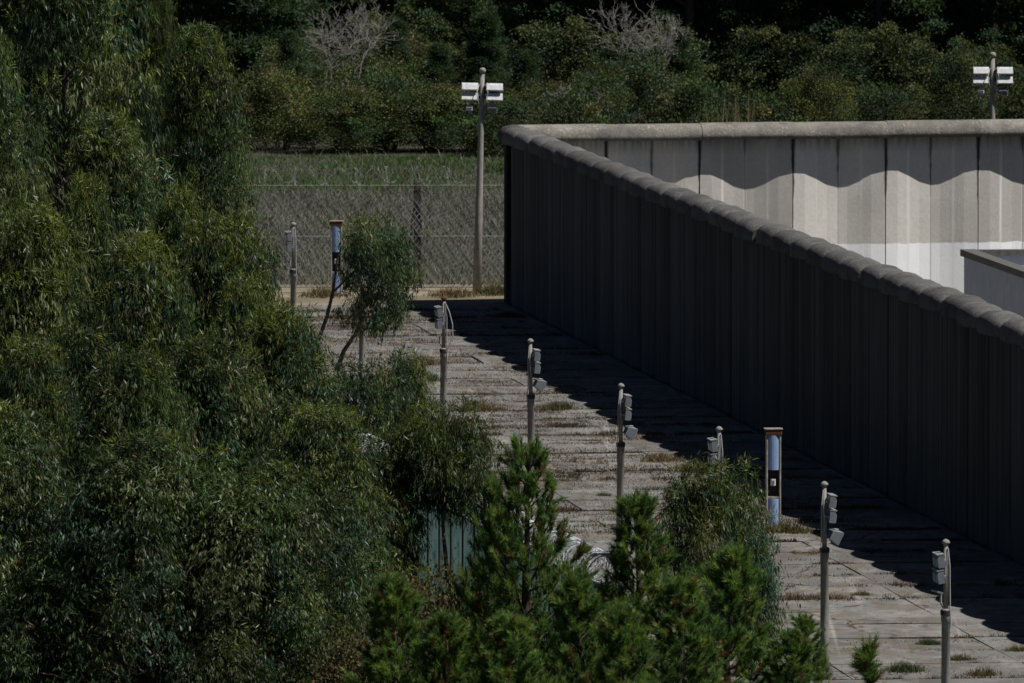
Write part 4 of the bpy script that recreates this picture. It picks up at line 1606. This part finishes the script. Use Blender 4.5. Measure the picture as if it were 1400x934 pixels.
rj = np.random.default_rng(44)
brown = np.array([(.055, .036, .022), (.10, .066, .038), (.024, .019, .013), (.030, .034, .016), (.13, .085, .046)])
for jy in joints:
    x = -13.6
    Dj = CORNER.y + jy * .99
    wild = rj.uniform() < .18 or abs(Dj - 273) < 1.8 or 302 < Dj < 314 or 319 < Dj < 327 or Dj < 247
    while x < -.85:
        run = rj.exponential(1.1) + .2
        gap = rj.exponential(.7 if not wild else .3)
        nb = int(run * (210 if not wild else 520))
        if nb:
            xx_ = rj.uniform(x, min(x + run, -.6), nb)
            yy_ = jy + rj.normal(0, .09 if not wild else .35, nb) + .12 * np.sin(xx_ * 1.7 + jy)
            hh = rj.uniform(.03, .11, nb) * (1.0 if not wild else 1.5) * rj.uniform(.5, 1.4)
            hh = hh * (.25 + .75 * np.abs(np.sin(xx_ * rj.uniform(1.2, 3.5) + rj.uniform(0, 6)))) * rj.uniform(.45, 1.15)
            cc_ = brown[rj.integers(0, 5)] * rj.uniform(.7, 1.2)
            for a, c_, h_ in zip(xx_, yy_, hh):
                q = pav(a, c_)
                Cc.append((q.x, q.y, .035))
                Hh.append(h_ + .035)
            Tt.append(cc_[None] * rj.uniform(.6, 1.4, (nb, 1)))
        x += run + gap
# loose weed patches away from the joints
for k in range(1300):
    cx, cy = rj.uniform(-12.5, -1.0), -2 - rj.uniform(0, 1) * 150
    if k > 350:
        cy = -rj.uniform(4, 95)
        cx = rj.uniform(-12.8, -2.5)
    nb = int(rj.uniform(15, 90) * (1.9 if k > 350 else 1))
    sx_, sy_ = rj.uniform(.1, 1.1), rj.uniform(.06, .4)
    q0 = brown[rj.integers(0, 5)] * rj.uniform(.7, 1.2)
    for _ in range(nb):
        q = pav(cx + rj.normal(0, sx_), cy + rj.normal(0, sy_))
        Cc.append((q.x, q.y, .05))
        Hh.append(rj.uniform(.03, .13))
    Tt.append(q0[None] * rj.uniform(.6, 1.4, (nb, 1)))
C_ = np.array(Cc)
V, F, TT = blades(rj, C_, np.array(Hh), rj.uniform(.012, .03, len(C_)), np.concatenate(Tt), .8)
o = link('joint_weeds', np_mesh('joint_weeds', V, F, ('grass_blade',), TT))
tag(o, 'low brown weeds growing in the joints of the concrete paving', 'weeds', kind='stuff')


# countable weed clumps
def clump(seed, n, rad, hmax, hue, wid=.02, lean=.5):
    g = np.random.default_rng(seed)
    C = np.stack([g.normal(0, rad * .5, n), g.normal(0, rad * .5, n), np.zeros(n)], -1)
    h = g.uniform(.35, 1, n) * hmax * np.exp(-(C[:, 0] ** 2 + C[:, 1] ** 2) / (rad * rad))
    T = np.asarray(hue)[g.integers(0, len(hue), n)] * g.uniform(.6, 1.4, (n, 1))
    V, F, TT = blades(g, C, h + .03, g.uniform(.6, 1.4, n) * wid, T, lean)
    return np_mesh('weed_clump', V, F, ('grass_blade',), TT)


GRN = [(.045, .065, .022), (.06, .075, .026), (.03, .045, .02)]
DRY = [(.16, .12, .06), (.12, .085, .045), (.09, .075, .035)]
OLV = [(.09, .09, .03), (.06, .06, .025), (.13, .10, .05)]
cl = [clump(1, 700, .55, .42, GRN), clump(2, 700, .6, .40, OLV), clump(3, 500, .5, .30, DRY)]
for (k, px, py, s, lab) in [
    (1, 1075, 728, 1.2, 'dry grass clump at the foot of the blue column on the paving'),
    (0, 1237, 920, .95, 'green weed clump between the seedling and the nearest lighting post'),
    (0, 1270, 882, .6, 'small green weed left of the nearest lighting post'),
    (1, 1312, 905, .7, 'green weed just right of the nearest lighting post'),
    (1, 762, 560, 1.0, 'yellowish weed at the shadow edge right of the post behind the open pine'),
    (2, 655, 562, 1.5, 'brown dry weed patch right of the post with the loose cable'),
    (2, 905, 632, 1.3, 'brown weed patch at the shadow edge left of the bushy young tree'),
    (1, 945, 645, 1.0, 'olive weed clump at the shadow edge beside the brown weed patch'),
    (0, 825, 680, .5, 'small dark green weed left of the post with the white spot light'),
    (1, 1178, 815, .5, 'small weed in the joint right of the post with the pale blue spot light'),
    (2, 580, 500, 1.4, 'brown weed patch left of the post with the loose cable'),
    (0, 575, 522, 1.3, 'green weed clump at the left edge of the paving near the small shrub'),
    (2, 440, 405, 1.6, 'dry weed patch on the sandy ground near the far blue column'),
    (1, 680, 402, 1.5, 'dry yellow weeds at the foot of the fence near the wall corner'),
    (2, 620, 405, 1.6, 'dry weed patch at the foot of the tall mast'),
    (1, 1090, 925, 1.0, 'weed clump beneath the small pine sapling'),
    (2, 1345, 925, 1.0, 'brown weeds on the paving at the bottom right'),
    (1, 1390, 892, .6, 'small weed at the right frame edge near the shadow'),
]:
    p = on_z(px, py, .05)
    o = thing('weed_clump', lab, 'weed', p, rs.uniform(0, 6.28), 'weed clumps on the paving', (s, s, s))
    tag(link('foliage', cl[k], o), kind='stuff')
# undergrowth at the bottom edge
ug = thicket_mesh(530, 1.5, 1.6, 50, 260, np.array([(.07, .085, .03), (.085, .075, .035), (.05, .07, .025), (.10, .06, .04)]), .07)
for (px, py, D, sx, lab) in [
    (520, 815, 243, 1.0, 'light green undergrowth bush right of the eucalyptus at the bottom'),
    (575, 790, 246, 1.0, 'reddish tinged undergrowth bush in front of the sheet fence'),
    (500, 880, 236, 1.0, 'brownish undergrowth bush at the bottom edge'),
    (660, 800, 244, 1.0, 'undergrowth bush under the pines left of the open trunk'),
    (800, 830, 246, 1.0, 'shaded undergrowth bush right of the open trunk'),
]:
    tp = at_y(px, py, D)
    plant(ug, 'bush', lab, 'bush', (tp.x, tp.y, 0), rs.uniform(0, 6.28), max(.5, tp.z) / ug['H'], 'undergrowth bushes at the bottom', sx * ug['H'] / max(.5, tp.z))
# dry reeds behind the rear wall
for (px, py, D, n, lab) in [(1020, 105, 462, 46, 'tuft of dry yellow reeds standing behind the rear wall'), (985, 122, 464, 28, 'smaller tuft of pale reeds behind the rear wall')]:
    tp = at_y(px, py, D)
    t = thing('reed_tuft', lab, 'reeds', (tp.x, tp.y, 0))
    g = np.random.default_rng(n)
    C = np.stack([g.normal(0, .3, n), g.normal(0, .3, n), np.zeros(n)], -1)
    V, F, TT = blades(g, C, g.uniform(.7, 1.05, n) * tp.z, g.uniform(.03, .055, n), np.array([(.30, .25, .14)]) * g.uniform(.5, 1.2, (n, 1)), .12)
    link('stalks', np_mesh('stalks', V, F, ('grass_blade',), TT), t)
